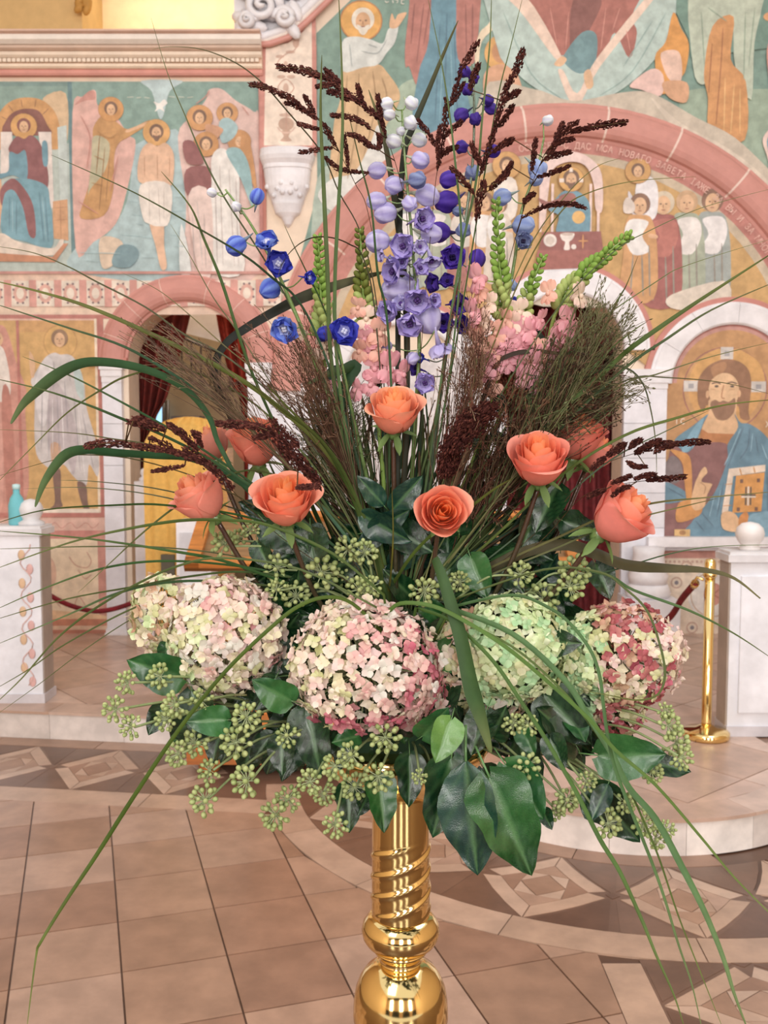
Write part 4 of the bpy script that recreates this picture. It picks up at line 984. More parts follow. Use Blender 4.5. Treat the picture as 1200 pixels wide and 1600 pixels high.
# ---- petals and patches ----
def fpetal(mb, o, out, nrm, L, Wd, cup, curl, ca, cb, nu=2, nv=3, ruf=0, tip=.12, ph=0):
    out = out.normalized(); nrm = (nrm-out*nrm.dot(out)).normalized(); side = nrm.cross(out); vs = []; cs = []
    RV = {3: (0, .3, .62, .87, 1), 4: (0, .2, .45, .7, .9, 1), 5: (0, .15, .35, .58, .78, .93, 1)}.get(nv, None) or tuple(k/nv for k in range(nv+1)); nv = len(RV)-1
    for j in range(nv+1):
        v = RV[j]; ww = Wd*.5*max(.14, sqrt(max(0, 1-((v-.55)/.475)**2)))
        for i in range(-nu, nu+1):
            u = i/nu; z = curl*v*v+cup*u*u*Wd*.5*(.4+v)+ruf*sin(u*6+ph)*v*v
            vs.append(o+side*u*ww+out*L*v*(1-tip*u*u)+nrm*z); cs.append(mixc(ca, cb, v))
    m = 2*nu+1
    mb.add(vs, [(j*m+i, j*m+i+1, (j+1)*m+i+1, (j+1)*m+i) for j in range(nv) for i in range(m-1)], cs, True)
def frame(ax, spin=0):
    ax = ax.normalized(); a = ax.orthogonal().normalized(); b = ax.cross(a)
    return a*cos(spin)+b*sin(spin), b*cos(spin)-a*sin(spin)
def place(o, loc, zdir, spin=0, s=1.0, ydir=None):
    """object placed with local z along zdir"""
    z = zdir.normalized()
    if ydir is None: x, y = frame(z, spin)
    else: y = (ydir-z*ydir.dot(z)).normalized(); x = y.cross(z)
    m = Matrix((x, y, z)).transposed().to_4x4(); m = Matrix.Translation(loc) @ m @ Matrix.Scale(s, 4)
    o.matrix_world = m
    return o
def child(name, me, par, loc, zdir, spin=0, s=1.0, ydir=None):
    o = bpy.data.objects.new(name, me); SC.collection.objects.link(o); o.parent = par
    z = zdir.normalized()
    if ydir is None: x, y = frame(z, spin)
    else: y = (ydir-z*ydir.dot(z)).normalized(); x = y.cross(z)
    m = Matrix.Translation(loc) @ Matrix((x, y, z)).transposed().to_4x4() @ Matrix.Scale(s, 4)
    o.matrix_parent_inverse = Matrix.Identity(4)
    o.matrix_basis = Matrix.Translation(-par.location) @ m
    return o
def stem_curve(p, q, bow=.04, n=6):
    """from flower base p down to q"""
    mid = (p+q)/2+V((p.x-q.x, 0, 0))*.18+V((0, 0, bow*.3)); return [V(tuple(x)) for x in cr([p, mid, q], n)]
def foot_point(p): return BASE+V((max(-.06, min(.06, (p.x-SX)*.3)), max(-.04, min(.04, (p.y-SY)*.4)), 0))
# ---- roses ----
def rose(px, py, Y, rpx, ax, inner, outer, edge, label, op=1.0, seed=1, name='rose', npet=21, hull=1.0):
    rr = random.Random(seed); c = PT(px, py, Y); Rr = rpx*pxm(Y); ax = V(ax).normalized()
    t = thing(name, label, 'rose', c-ax*Rr, 'coral roses')
    a, b = frame(ax, rr.uniform(0, 6)); inner, outer, edge = [mixc(srgb(q_), srgb('#ffdcbe'), .25) for q_ in (inner, outer, edge)]; zb0 = -Rr*.85
    for i in range(npet):
        q = i/(npet-1); ph = i*2.39996+rr.uniform(-.2, .2)
        Ri = Rr*(.09+.74*q**.85)*hull; H = Rr*(1.66-.30*q+rr.uniform(-.07, .05)); fl_ = Rr*op*(.23*q**2.0+.02)*rr.uniform(.75, 1.25)
        pw = (1.35-.20*q) if q > .15 else 1.7; ww = rr.uniform(.9, 1.1); skew = rr.uniform(-.12, .12); wav = rr.uniform(0, 6)
        mb = MB(); vs = []; cs = []; nu, nv = 5, 8
        for j in range(nv+1):
            v = j/nv; wv = (sin(pi*min(.5, .12+.5*v)))**.8*(1 if v < .75 else 1-.25*((v-.75)/.25)**2)
            for k in range(-nu, nu+1):
                u = k/nu; ve = v*(1-.13*u*u-.10*u**4+skew*u*v)
                rad = Ri*max(.05, 1-max(0, 1-ve)**2.4)**.5*(1-(1-q)*.30*ve**2)
                rad += fl_*max(0, ve)**4*(1-.25*u*u); z = zb0+H*max(0, ve)**1.05-fl_*1.1*max(0, ve)**7
                rad *= 1+.03*sin(u*5+wav)*ve*ve; an = ph+u*pw*ww*wv
                vs.append(c+(a*cos(an)+b*sin(an))*rad+ax*z)
                base = mixc(mixc(inner, srgb('#ffb45c'), .45*(1-q)), outer, max(0, q*1.35-.25)); col = mixc(base, edge, max(0, (ve-.72)/.28)*.75*(.3+.7*q))
                col = mixc(col, outer, (1-v)*.5*q); cs.append(col)
        m = 2*nu+1; mb.add(vs, [(j*m+k, j*m+k+1, (j+1)*m+k+1, (j+1)*m+k) for j in range(nv) for k in range(m-1)], cs, True)
        mb.build('petal', 'petal', t)
    g = srgb('#5f7a44'); hb = c+ax*zb0
    mb = MB(); mb.ball(hb-ax*Rr*.08, Rr*.24, g, 10, 6, ax, 1.0); mb.build('rose_hip', 'leaf', t)
    for k in range(5):
        an = k*1.2566+.3; d = a*cos(an)+b*sin(an); mb = MB(); fpetal(mb, hb+d*Rr*.12, (d-ax*rr.uniform(-.2, .9)), ax, Rr*.75, Rr*.26, .3, -Rr*.2, g, srgb('#7f9a5c'), 2, 5, 0, .1); mb.build('sepal', 'petal', t)
    mb = MB(); mb.tube(stem_curve(hb-ax*Rr*.2, foot_point(hb)), .0032, [mixc(srgb('#4a2c24'), srgb('#34422a'), k/12) for k in range(13)], 7); mb.build('stem', 'leaf', t)
    return t
UPF = (0, -.45, 1)
rose(616, 640, 1.17, 47, (.02, -.55, .85), '#ffa76a', '#f08a6e', '#fbb08c', 'peach-orange rose at the centre, highest of all the roses', 1.0, 3)
rose(692, 800, 1.10, 46, (.05, -1, .22), '#ff8f4c', '#f2806a', '#f9a088', 'orange rose facing the camera just above the green hydrangea', .95, 8)
rose(447, 780, 1.12, 54, (.02, -.62, .80), '#ff9550', '#f4846c', '#f99a84', 'wide open orange rose above the left hydrangea', 1.15, 5)
rose(398, 688, 1.20, 48, (-.10, -.40, .92), '#f98f68', '#e86f62', '#f58d7a', 'coral rose half hidden under a dark seed plume, upper left', .7, 12)
rose(330, 690, 1.27, 34, (-.25, -.2, 1), '#cf6f5c', '#c9685e', '#d67f70', 'dull coral rose bud at the upper left of the roses', .2, 14, npet=14)
rose(310, 775, 1.16, 49, (-.55, -.35, .85), '#f08a70', '#ee8478', '#f5a494', 'pink-coral rose farthest left, tilted outward', .9, 21)
rose(842, 716, 1.14, 53, (-.10, -.60, .85), '#fb8f60', '#ee7468', '#f79086', 'large coral rose right of the centre, in front of two others', .95, 31)
rose(903, 680, 1.22, 46, (.15, -.40, .95), '#fb8460', '#ea6660', '#f28078', 'coral rose peeking up behind the large right rose', .85, 33)
rose(934, 706, 1.25, 33, (.5, -.2, .8), '#f08474', '#e87a74', '#f29a90', 'small pink rose at the back of the right trio', .8, 37, npet=14)
rose(974, 803, 1.12, 59, (.62, -.42, .66), '#f9895e', '#ee7474', '#f59a90', 'coral-pink rose farthest right, leaning outward', 1.0, 41)
# rose leaves
# ---- leaf meshes ----
def leaf_mesh(kind, seed, dark, light, rib):
    rr = random.Random(seed); mb = MB(); vs = []; cs = []; nu, nv = 5, 14
    for j in range(nv+1):
        v = j/nv
        PR = dict(ivy=(.04, .22, .30, .325, .27, .245, .19, .09, 0), heart=(.05, .25, .345, .37, .36, .31, .23, .11, 0), rose=(.02, .12, .20, .25, .265, .24, .18, .09, 0))[kind]
        hw_ = float(np.interp(v, (0, .06, .15, .28, .42, .58, .74, .9, 1), PR))*(1+(.06*sin(seed*2+v*14) if kind == 'ivy' else 0))
        for i in range(-nu, nu+1):
            u = i/nu; x = u*hw_; yy = v-(.10*u*u*(1-v)**3 if kind != 'rose' else 0)
            z = .35*abs(u)*hw_-.12*v*v+.025*sin(v*9+u*3+seed)*abs(u)+.02*sin(v*22)*abs(u)
            vs.append(V((x, yy, z)))
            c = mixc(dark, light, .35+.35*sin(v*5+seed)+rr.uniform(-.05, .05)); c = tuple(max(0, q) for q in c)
            if abs(i) == 0: c = mixc(c, rib, .5)
            elif (j % 3 == abs(i) % 3): c = mixc(c, rib, .12)
            cs.append(c)
    m = 2*nu+1; mb.add(vs, [(j*m+i, j*m+i+1, (j+1)*m+i+1, (j+1)*m+i) for j in range(nv) for i in range(m-1)], cs, True)
    mb.tube([V((0, 0, 0)), V((0, -.12, -.03)), V((0, -.3, -.1))], .012, rib, 5)
    me = mb.mesh('leaf'); me.materials.append(M['leaf']); return me
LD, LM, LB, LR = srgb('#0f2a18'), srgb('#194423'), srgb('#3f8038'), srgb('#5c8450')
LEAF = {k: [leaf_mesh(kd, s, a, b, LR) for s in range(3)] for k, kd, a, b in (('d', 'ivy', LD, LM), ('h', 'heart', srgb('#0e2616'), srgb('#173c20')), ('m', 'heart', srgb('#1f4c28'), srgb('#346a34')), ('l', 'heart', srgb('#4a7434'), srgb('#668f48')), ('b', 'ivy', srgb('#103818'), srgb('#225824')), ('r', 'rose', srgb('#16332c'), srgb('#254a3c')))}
def leaf(par, px, py, qx, qy, Y, k, width=None, Yt=None, twist=0):
    """leaf from base pixel to tip pixel"""
    a = PT(px, py, Y); b = PT(qx, qy, Yt if Yt else Y-.02); d = b-a; L = d.length
    n = toview(a)+rvec()*.32; n = n-d.normalized()*n.dot(d.normalized()); n = Matrix.Rotation(twist, 3, d.normalized()) @ n
    o = child('leaf', rnd.choice(LEAF[k]), par, a, n, 0, L, d)
    return o
# ---- berry clusters ----
def berry_mesh(seed):
    rr = random.Random(seed); mb = MB(); g1_, g2_ = srgb('#8d9c62'), srgb('#a6b078'); st_ = srgb('#a9b48c')
    N = 24
    for i in range(N):
        zz = 1-(i+.5)/N*1.5; q = i*2.4+rr.uniform(-.2, .2); rr_ = sqrt(max(0, 1-zz*zz)); d = V((rr_*cos(q), rr_*sin(q), zz)); L = rr.uniform(.66, .84)
        mb.tube([V((0, 0, 0)), d*L], [.035, .028], st_, 4, False)
        mb.ball(d*(L+.08), .165*rr.uniform(.88, 1.1), mixc(g1_, g2_, rr.random()), 8, 5, d, 1.15)
        mb.ball(d*(L+.23), .045, srgb('#8a9a70'), 5, 3, d)
    mb.ball((0, 0, 0), .11, st_, 7, 4)
    me = mb.mesh('berry_cluster'); me.materials.append(M['berry']); return me
BERRY = [berry_mesh(s) for s in range(5)]
CL = [(199,1067,20,1),(251,1057,22,1),(181,1108,22,1),(205,1136,20,1),(274,1101,23,1),(261,1124,20,1),(315,1095,20,1),(385,1121,25,2),(369,1160,27,2),(305,1160,24,2),(279,1178,22,2),(328,1204,20,2),(387,1220,28,2),(321,1250,26,2),(449,1150,20,3),(431,1273,25,3),(450,1248,22,3),(602,1152,26,4),(550,1180,23,4),(524,1197,24,4),(591,1213,25,4),(554,1230,23,4),(485,1221,22,3),(507,1240,20,3),(524,1289,22,3),(681,1219,17,4),(655,1214,13,4),(822,1195,24,5),(802,1130,18,5),(826,1133,18,5),(885,1249,21,5),(867,1264,18,5),(916,1221,17,6),(950,1286,24,6),(976,1253,20,6),(888,1249,18,6),(1005,1286,22,6),(1024,1310,19,6),(1018,1205,20,7),(1057,1160,24,7),(1044,1134,22,7),(1064,1184,20,7),(1038,1112,16,7),(1041,1297,16,6),
(433,888,23,8),(503,895,28,8),(544,858,22,8),(570,864,22,8),(535,902,17,8),(561,921,22,8),(580,917,19,8),(433,921,18,8),(463,931,24,8),(663,924,24,9),(718,909,18,9),(812,897,21,9),(897,892,27,10),(890,917,24,10),(849,934,26,10),(352,850,24,0),(392,828,15,0),(372,842,17,0)]
SPR = [('ivy sprig with green berry heads beside the left wooden frame', (600, 920)), ('ivy sprig with berry heads reaching farthest to the left', (480, 1120)), ('ivy sprig with berry heads drooping below the left hydrangea', (520, 1130)), ('ivy sprig with berry heads trailing low, left of the brass column', (560, 1160)), ('ivy sprig with berry heads hanging under the middle hydrangea', (640, 1150)), ('ivy sprig with berry heads under the green hydrangea', (700, 1140)), ('ivy sprig with berry heads trailing among the drooping blades at lower right', (780, 1130)), ('ivy sprig with berry heads reaching farthest right below the red-tinted hydrangea', (860, 1120)), ('ivy sprig with berry heads between left and middle hydrangeas', (590, 960)), ('ivy sprig with small berry heads above the green hydrangea', (680, 960)), ('ivy sprig with berry heads above the red-tinted hydrangea', (790, 960))]
sprigs = []
for i, (lab, (bx, by)) in enumerate(SPR):
    sprigs.append((thing('ivy_sprig', lab, 'ivy sprig', PT(bx, by, 1.2), 'ivy sprigs with berries'), bx, by))
for i, (x, y, r_, s) in enumerate(CL):
    par, bx, by = sprigs[s]; Y = {0: 1.22, 8: 1.17, 9: 1.17, 10: 1.16}.get(s, 1.08)+U(-.03, .03); p = PT(x, y, Y)
    n = (toview(p)*.8+V(((x-620)/400.0, 0, -(y-1000)/500.0 if s not in (8, 9, 10, 0) else .5))+rvec()*.45)
    child('berry_cluster', BERRY[i % 5], par, p, n, U(0, 6), r_*pxm(Y)*1.02)
    q_ = PT(bx+(x-bx)*.25, by+(y-by)*.25-8, 1.2); mb = MB(); mb.tube(cr([tuple(p-n.normalized()*.004), tuple(p*.5+q_*.5+V((0, 0, .012))), tuple(q_)], 5), .0016, srgb('#8d9c6c'), 5); mb.build('stalk', 'berry', par)
# named leaves: base, tip, kind, depth, sprig
LV = [(728,1190,742,1374,'r',1.06,5),(765,1215,834,1374,'b',1.05,5),(790,1195,850,1282,'m',1.07,5),(705,1185,678,1312,'d',1.08,4),(705,1125,682,1192,'l',1.05,4),(592,1215,603,1302,'b',1.10,4),(640,1180,640,1262,'d',1.12,4),(545,1225,546,1302,'d',1.12,3),(440,1150,440,1212,'h',1.12,3),(480,1105,500,1215,'d',1.12,3),(355,1125,290,1128,'m',1.08,2),(455,1095,395,1065,'m',1.08,2),(255,1105,232,1148,'h',1.10,1),(285,1058,198,1034,'m',1.12,1),(262,1005,255,1050,'d',1.14,1),(300,1080,330,1170,'d',1.13,1),(900,1165,845,1105,'h',1.14,6),(850,1085,925,1165,'h',1.14,6),(935,1180,1042,1182,'m',1.08,7),(950,1225,925,1280,'r',1.10,6),(925,1230,1000,1320,'d',1.12,6),(1010,1190,1080,1205,'d',1.12,7),(760,1110,735,1180,'h',1.11,5),(770,1150,790,1105,'h',1.10,5),(815,1140,835,1180,'m',1.12,5),(860,1150,880,1205,'h',1.12,6),(735,870,760,935,'m',1.20,9),(485,830,490,905,'h',1.20,8),(440,800,470,880,'d',1.22,8),(705,870,690,935,'h',1.22,9),(930,880,955,935,'h',1.20,10),(870,760,835,830,'h',1.20,10),(640,930,600,890,'d',1.22,8),(345,1140,330,1195,'h',1.12,2),(430,1060,400,1110,'h',1.12,2),(560,1150,520,1160,'m',1.1,3),(660,1150,700,1110,'m',1.08,4),(640,1140,600,1135,'h',1.12,4),(710,1210,700,1265,'h',1.12,4),(755,1200,790,1260,'h',1.12,5),(847,1266,862,1295,'h',1.08,5),(575,1240,560,1275,'h',1.12,4)]
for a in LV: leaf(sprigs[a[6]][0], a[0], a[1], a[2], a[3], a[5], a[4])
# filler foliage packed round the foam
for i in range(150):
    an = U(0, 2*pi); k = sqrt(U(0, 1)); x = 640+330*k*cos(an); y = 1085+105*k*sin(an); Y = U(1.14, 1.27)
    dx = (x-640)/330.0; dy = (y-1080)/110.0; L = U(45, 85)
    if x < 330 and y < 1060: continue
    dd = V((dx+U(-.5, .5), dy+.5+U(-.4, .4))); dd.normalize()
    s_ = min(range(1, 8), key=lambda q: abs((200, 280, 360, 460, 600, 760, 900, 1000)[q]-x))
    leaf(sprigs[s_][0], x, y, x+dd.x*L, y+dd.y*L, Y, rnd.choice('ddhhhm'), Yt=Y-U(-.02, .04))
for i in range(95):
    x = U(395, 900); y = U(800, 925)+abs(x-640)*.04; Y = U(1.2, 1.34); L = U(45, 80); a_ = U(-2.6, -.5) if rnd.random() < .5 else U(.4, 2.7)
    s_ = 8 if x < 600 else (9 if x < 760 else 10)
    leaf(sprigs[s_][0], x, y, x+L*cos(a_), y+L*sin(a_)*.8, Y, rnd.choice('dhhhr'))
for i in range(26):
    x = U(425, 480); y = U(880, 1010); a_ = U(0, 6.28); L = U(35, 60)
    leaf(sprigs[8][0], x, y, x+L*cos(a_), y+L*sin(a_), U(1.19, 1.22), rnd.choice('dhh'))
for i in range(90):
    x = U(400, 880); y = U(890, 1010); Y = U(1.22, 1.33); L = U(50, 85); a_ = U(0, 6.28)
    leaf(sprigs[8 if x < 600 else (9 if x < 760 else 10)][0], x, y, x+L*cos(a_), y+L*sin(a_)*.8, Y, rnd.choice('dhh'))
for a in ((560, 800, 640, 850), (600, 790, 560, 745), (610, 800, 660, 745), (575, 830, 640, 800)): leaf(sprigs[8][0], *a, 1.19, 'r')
# ---- hydrangeas ----
def floret_mesh(cols, seed, big=1.0):
    rr = random.Random(seed); mb = MB(); z = V((0, 0, 1)); a0 = rr.uniform(0, 1.5)
    for k in range(4):
        an = a0+k*pi/2+rr.uniform(-.15, .15); d = V((cos(an), sin(an), rr.uniform(.05, .5))); c = srgb(rr.choice(cols)); c2 = mixc(c, srgb(rr.choice(cols)), .5)
        fpetal(mb, V((0, 0, 0)), d, z, rr.uniform(.9, 1.15), rr.uniform(.9, 1.15), rr.uniform(-.55, .25), rr.uniform(-.4, .25), mul(c2, .9), c, 2, 3, 0, .10)
    mb.ball((0, 0, .05), .10, srgb(cols[0]), 5, 3)
    me = mb.mesh('floret'); me.materials.append(M['petal']); return me
PAL = dict(cream=['#f0e8cc', '#f5ebd8', '#ece4c0', '#f4e2d2'], pink=['#e5b3b0', '#e9c0b8', '#dca0a4', '#edd0c4'], rose=['#cf7688', '#d98a96', '#c9667c', '#e2a2a4'], palepink=['#f4ded2', '#f0d0c8', '#f6e6da', '#eed4d0'], green=['#deecba', '#e8f2c8', '#d4e8b4', '#f0f5d6'], mint=['#bce0b0', '#cae8bc', '#b0d8a8', '#d6eac2'], greeny=['#dedfb0', '#e6e4be', '#d4d69e', '#eae6c8'], tan=['#d9b79c', '#e2c4a4', '#cf9f88', '#dcc0a0'], red=['#b9626a', '#c47878', '#a8505e', '#d09088'], white=['#e8e6dc', '#efe9dd', '#dfe2d2', '#eee2dc'])
FM = {k: [floret_mesh(v, i+hash_*7) for i in range(4)] for hash_, (k, v) in enumerate(PAL.items())}
def hydrangea(label, lobes, fpx, pal, n, Yc, seed):
    """lobes: (px,py,rx,ry) ellipsoids; pal(x,y,rnd)->palette key"""
    rr = random.Random(seed); t = thing('hydrangea_head', label, 'hydrangea', PT(lobes[0][0], lobes[0][1], Yc)+V((0, .03, 0)), 'hydrangea heads')
    tot = sum(l[2]*l[3] for l in lobes); inner = MB()
    for li, (lx, ly, rx, ry) in enumerate(lobes):
        c = PT(lx, ly, Yc+(.012*li)); k = pxm(Yc); ra = V((rx*k, min(rx, ry)*k*.85, ry*k)); cnt = int(n*rx*ry/tot); N = int(cnt/.60); vd = toview(c)
        for i in range(N):
            zz = 1-2*(i+.5)/N; q = i*2.39996; r_ = sqrt(1-zz*zz); d = V((r_*cos(q), r_*sin(q), zz)); d = (d+V((rr.uniform(-1, 1), rr.uniform(-1, 1), rr.uniform(-1, 1)))*.07).normalized()
            if d.dot(vd) < -.2: continue
            bump = 1+rr.uniform(-.07, .05); p = c+V((d.x*ra.x, d.y*ra.y, d.z*ra.z))*bump
            if any(lj != li and ((p.x-PT(a, b, Yc+.012*lj).x)/(e*k))**2+((p.z-PT(a, b, Yc+.012*lj).z)/(f*k))**2+((p.y-Yc-.012*lj)/(min(e, f)*k*.85))**2 < .8 for lj, (a, b, e, f) in enumerate(lobes)): continue
            nn = V((d.x/ra.x, d.y/ra.y, d.z/ra.z)).normalized()+V((rr.uniform(-1, 1), rr.uniform(-1, 1), rr.uniform(-1, 1)))*.42
            X = (p.x-c.x)/ra.x*rx+lx; Yp = ly-(p.z-c.z)/ra.z*ry
            child('floret', rr.choice(FM[pal(X, Yp, rr)]), t, p, nn, rr.uniform(0, 6), fpx*.5*k*rr.uniform(.85, 1.15))
        # muted inner layer of packed florets and stalks
        for i in range(int(cnt*1.5)):
            zz = 1-2*(i+.5)/(cnt*1.5); q = i*2.39996+1; r_ = sqrt(1-zz*zz); d = V((r_*cos(q), r_*sin(q), zz)); p = c+V((d.x*ra.x, d.y*ra.y, d.z*ra.z))*.91
            if d.dot(vd) < -.35: continue
            cc = mul(srgb(rr.choice(PAL[pal(p.x/k+600, ly-(p.z-c.z)/k, rr)])), .92); a, b = frame(d, rr.uniform(0, 3))
            for e in (a, -a, b, -b): fpetal(inner, p, e+d*rr.uniform(-.2, .5), d, fpx*.5*k, fpx*.5*k, .2, 0, cc, cc, 1, 2)
            inner.tube([p, c+(p-c)*.3], .0007, srgb('#a9b48a'), 3, False)
    inner.build('inner_florets', 'petal', t, kind='stuff')
    mb = MB(); c = PT(lobes[0][0], lobes[0][1], Yc); mb.tube([c+V((0, .02, -.02)), (c+BASE)/2+V((0, .02, 0)), BASE+V(((c.x-SX)*.25, -.02, -.05))], .004, srgb('#6a7a44'), 7); mb.build('stem', 'leaf', t)
def pH2(x, y, r):
    u = (x-575)/125; v = (y-1040)/115; q = r.random()
    if u > .45 and q < .62: return 'rose' if r.random() < .3 else 'pink'
    if v > .55 and q < .45: return 'rose'
    if u < -.25: return r.choice(['cream', 'palepink', 'cream', 'palepink', 'greeny'])
    return r.choice(['palepink', 'palepink', 'pink', 'cream', 'white', 'pink'])
def pH1(x, y, r):
    if x < 270: return r.choice(['greeny', 'cream', 'green', 'cream', 'tan'])
    if x < 330 and y > 980: return r.choice(['greeny', 'cream', 'cream', 'green', 'white'])
    return r.choice(['palepink', 'palepink', 'cream', 'cream', 'palepink', 'pink', 'white', 'greeny'])
def pH3(x, y, r):
    if x < 735: return r.choice(['greeny', 'cream', 'tan', 'greeny', 'palepink'])
    if y > 1090: return r.choice(['palepink', 'green', 'white', 'tan'])
    return r.choice(['green', 'green', 'green', 'mint', 'greeny'])
def pH4(x, y, r):
    if x < 930 and y < 1110: return r.choice(['mint', 'mint', 'green', 'greeny'])
    if x > 1035: return r.choice(['palepink', 'pink', 'cream'])
    if y < 970: return r.choice(['red', 'pink', 'tan', 'red'])
    if y > 1085 or (x > 975 and 1000 < y): return r.choice(['red', 'rose', 'red', 'greeny', 'cream'])
    return r.choice(['greeny', 'tan', 'cream', 'red', 'palepink'])
hydrangea('cream and pale pink hydrangea head at the left', [(352, 994, 92, 92), (250, 958, 46, 62), (300, 1030, 62, 52)], 24, pH1, 290, 1.15, 2)
hydrangea('pink and cream hydrangea head in the middle, largest and nearest', [(572, 1044, 122, 100), (560, 975, 72, 40), (640, 1090, 58, 52)], 23, pH2, 300, 1.11, 3)
hydrangea('pale green hydrangea head right of the middle', [(800, 1012, 88, 82), (725, 1030, 46, 72), (770, 1085, 60, 46)], 24, pH3, 285, 1.15, 4)
hydrangea('green hydrangea head flushed dark red and pink at the right', [(970, 1025, 98, 82), (915, 1050, 52, 78), (965, 1105, 45, 48)], 22, pH4, 298, 1.16, 5)
# ---- delphiniums ----
def bud_mesh(c1, c2, tip):
    mb = MB()
    mb.ball((0, 0, 0), .98, lambda a, b: mixc(c1, c2, .5+.5*cos(5*b+a*1.6)), 20, 9, None, 1.18, lambda p, a, b: V((p.x*(1+.13*cos(5*b+a*1.6)), p.y*(1+.13*cos(5*b+a*1.6)), p.z)))
    mb.tube([V((0, 0, -.9)), V((0, .15, -1.5)), V((0, .5, -2.2))], [.3, .16, .05], tip, 6)
    mb.v = mb.v
    # lighter/darker ribs
    me = mb.mesh('bud'); me.materials.append(M['petal']); return me
def open_mesh(c1, c2, eye, seed, cupv=.55):
    rr = random.Random(seed); mb = MB(); z = V((0, 0, 1))
    for k in range(5):
        an = k*1.2566+rr.uniform(-.15, .15); d = V((cos(an), sin(an), cupv+rr.uniform(-.15, .2)))
        fpetal(mb, V((0, 0, -.15)), d, z, 1.12, 1.42, rr.uniform(.0, .4), rr.uniform(-.1, .25), c1, mixc(c1, c2, rr.random()), 3, 5, .05, .15, k)
    for k in range(4):
        an = k*1.57+.4+rr.uniform(-.3, .3); d = V((cos(an), sin(an), cupv+.35))
        fpetal(mb, V((0, 0, -.1)), d, z, .95, 1.15, rr.uniform(.1, .5), rr.uniform(-.2, .2), c1, mixc(c1, c2, rr.random()), 3, 5, .08, .1, k+2)
    for k in range(5):
        an = k*1.2566+.6; d = V((cos(an), sin(an), 1.0)); fpetal(mb, V((0, 0, .0)), d, z, .55, .5, .2, -.1, mixc(c1, eye, .5), mixc(c2, eye, .3), 2, 3)
    for k in range(4):
        an = k*1.57; mb.ball(V((.12*cos(an), .12*sin(an), .28)), .12, eye, 6, 4, z, 1.3)
    mb.tube([V((0, 0, -.1)), V((0, .1, -.7)), V((0, .5, -1.3))], [.22, .12, .05], mixc(c1, c2, .5), 6)
    me = mb.mesh('floret'); me.materials.append(M['petal']); return me
def dset(c1, c2, eye, tip): 
    c1, c2, eye, tip = srgb(c1), srgb(c2), srgb(eye), srgb(tip)
    return dict(b=[bud_mesh(c1, c2, tip)], o=[open_mesh(c1, c2, eye, s) for s in range(3)])
DS = {'lav': dset('#9f8fd2', '#c2b8ea', '#5a3f80', '#c9c4d8'), 'wht': dset('#d4d4e6', '#e8ecea', '#8f9a70', '#b9c4a0'), 'lavp': dset('#b4abe0', '#d8d4f2', '#6a4a98', '#c9cdb8'), 'pur': dset('#3f2a8c', '#5a3fa8', '#2a1a4c', '#4a4a6c'), 'vio': dset('#4b2fa0', '#6a4cc0', '#1f1440', '#4a3f7c'), 'blu': dset('#4658c8', '#86a4ea', '#e6e6f0', '#8a9aa8'), 'dbl': dset('#3038a8', '#4a50c8', '#d9dcf0', '#6a7498'), 'pal': dset('#8fa4dc', '#b4c6ea', '#6a5a8c', '#a8b8b4'), 'slt': dset('#6a73a4', '#98a6cc', '#3a3354', '#7a8490')}
def delph(label, axis, items, Y0, Y1, stemcol='#6f8a50'):
    A = cr(axis, 6); n = len(A); pts = [PT(p[0], p[1], Y0+(Y1-Y0)*i/(n-1)) for i, p in enumerate(A)]
    t = thing('delphinium', label, 'delphinium', pts[-1], 'delphinium stems')
    mb = MB(); mb.tube(pts, [.0012+.0022*i/(n-1) for i in range(n)], srgb(stemcol), 7); mb.build('stem', 'leaf', t)
    for (x, y, r_, kd, fam, *dr) in items:
        j = min(range(n), key=lambda i: (A[i][1]-y-8)**2+.3*(A[i][0]-x)**2); Y = Y0+(Y1-Y0)*j/(n-1)
        Yf = Y-.02-U(0, .015) if kd == 'o' else Y-U(-.012, .02); p = PT(x, y, Yf); q_ = pts[j]
        if dr: d = V(dr[0])
        else:
            d = V(((x-A[j][0])/30.0+U(-.3, .3), -1.0+U(-.2, .2), U(-.3, .25))) if kd == 'o' else V(((x-A[j][0])/22.0+U(-.3, .3), -.5, U(-.7, .1)))
        rad = r_*pxm(Yf)
        child('bud' if kd == 'b' else 'floret', rnd.choice(DS[fam][kd]), t, p, d, U(0, 6), rad*(.98 if kd == 'b' else 1.0))
        mb = MB(); e = p-d.normalized()*rad; mb.tube(cr([tuple(e), tuple((e+q_)/2+V((0, 0, -.004))), tuple(q_)], 4), .0009, srgb(stemcol), 5); mb.build('pedicel', 'leaf', t)
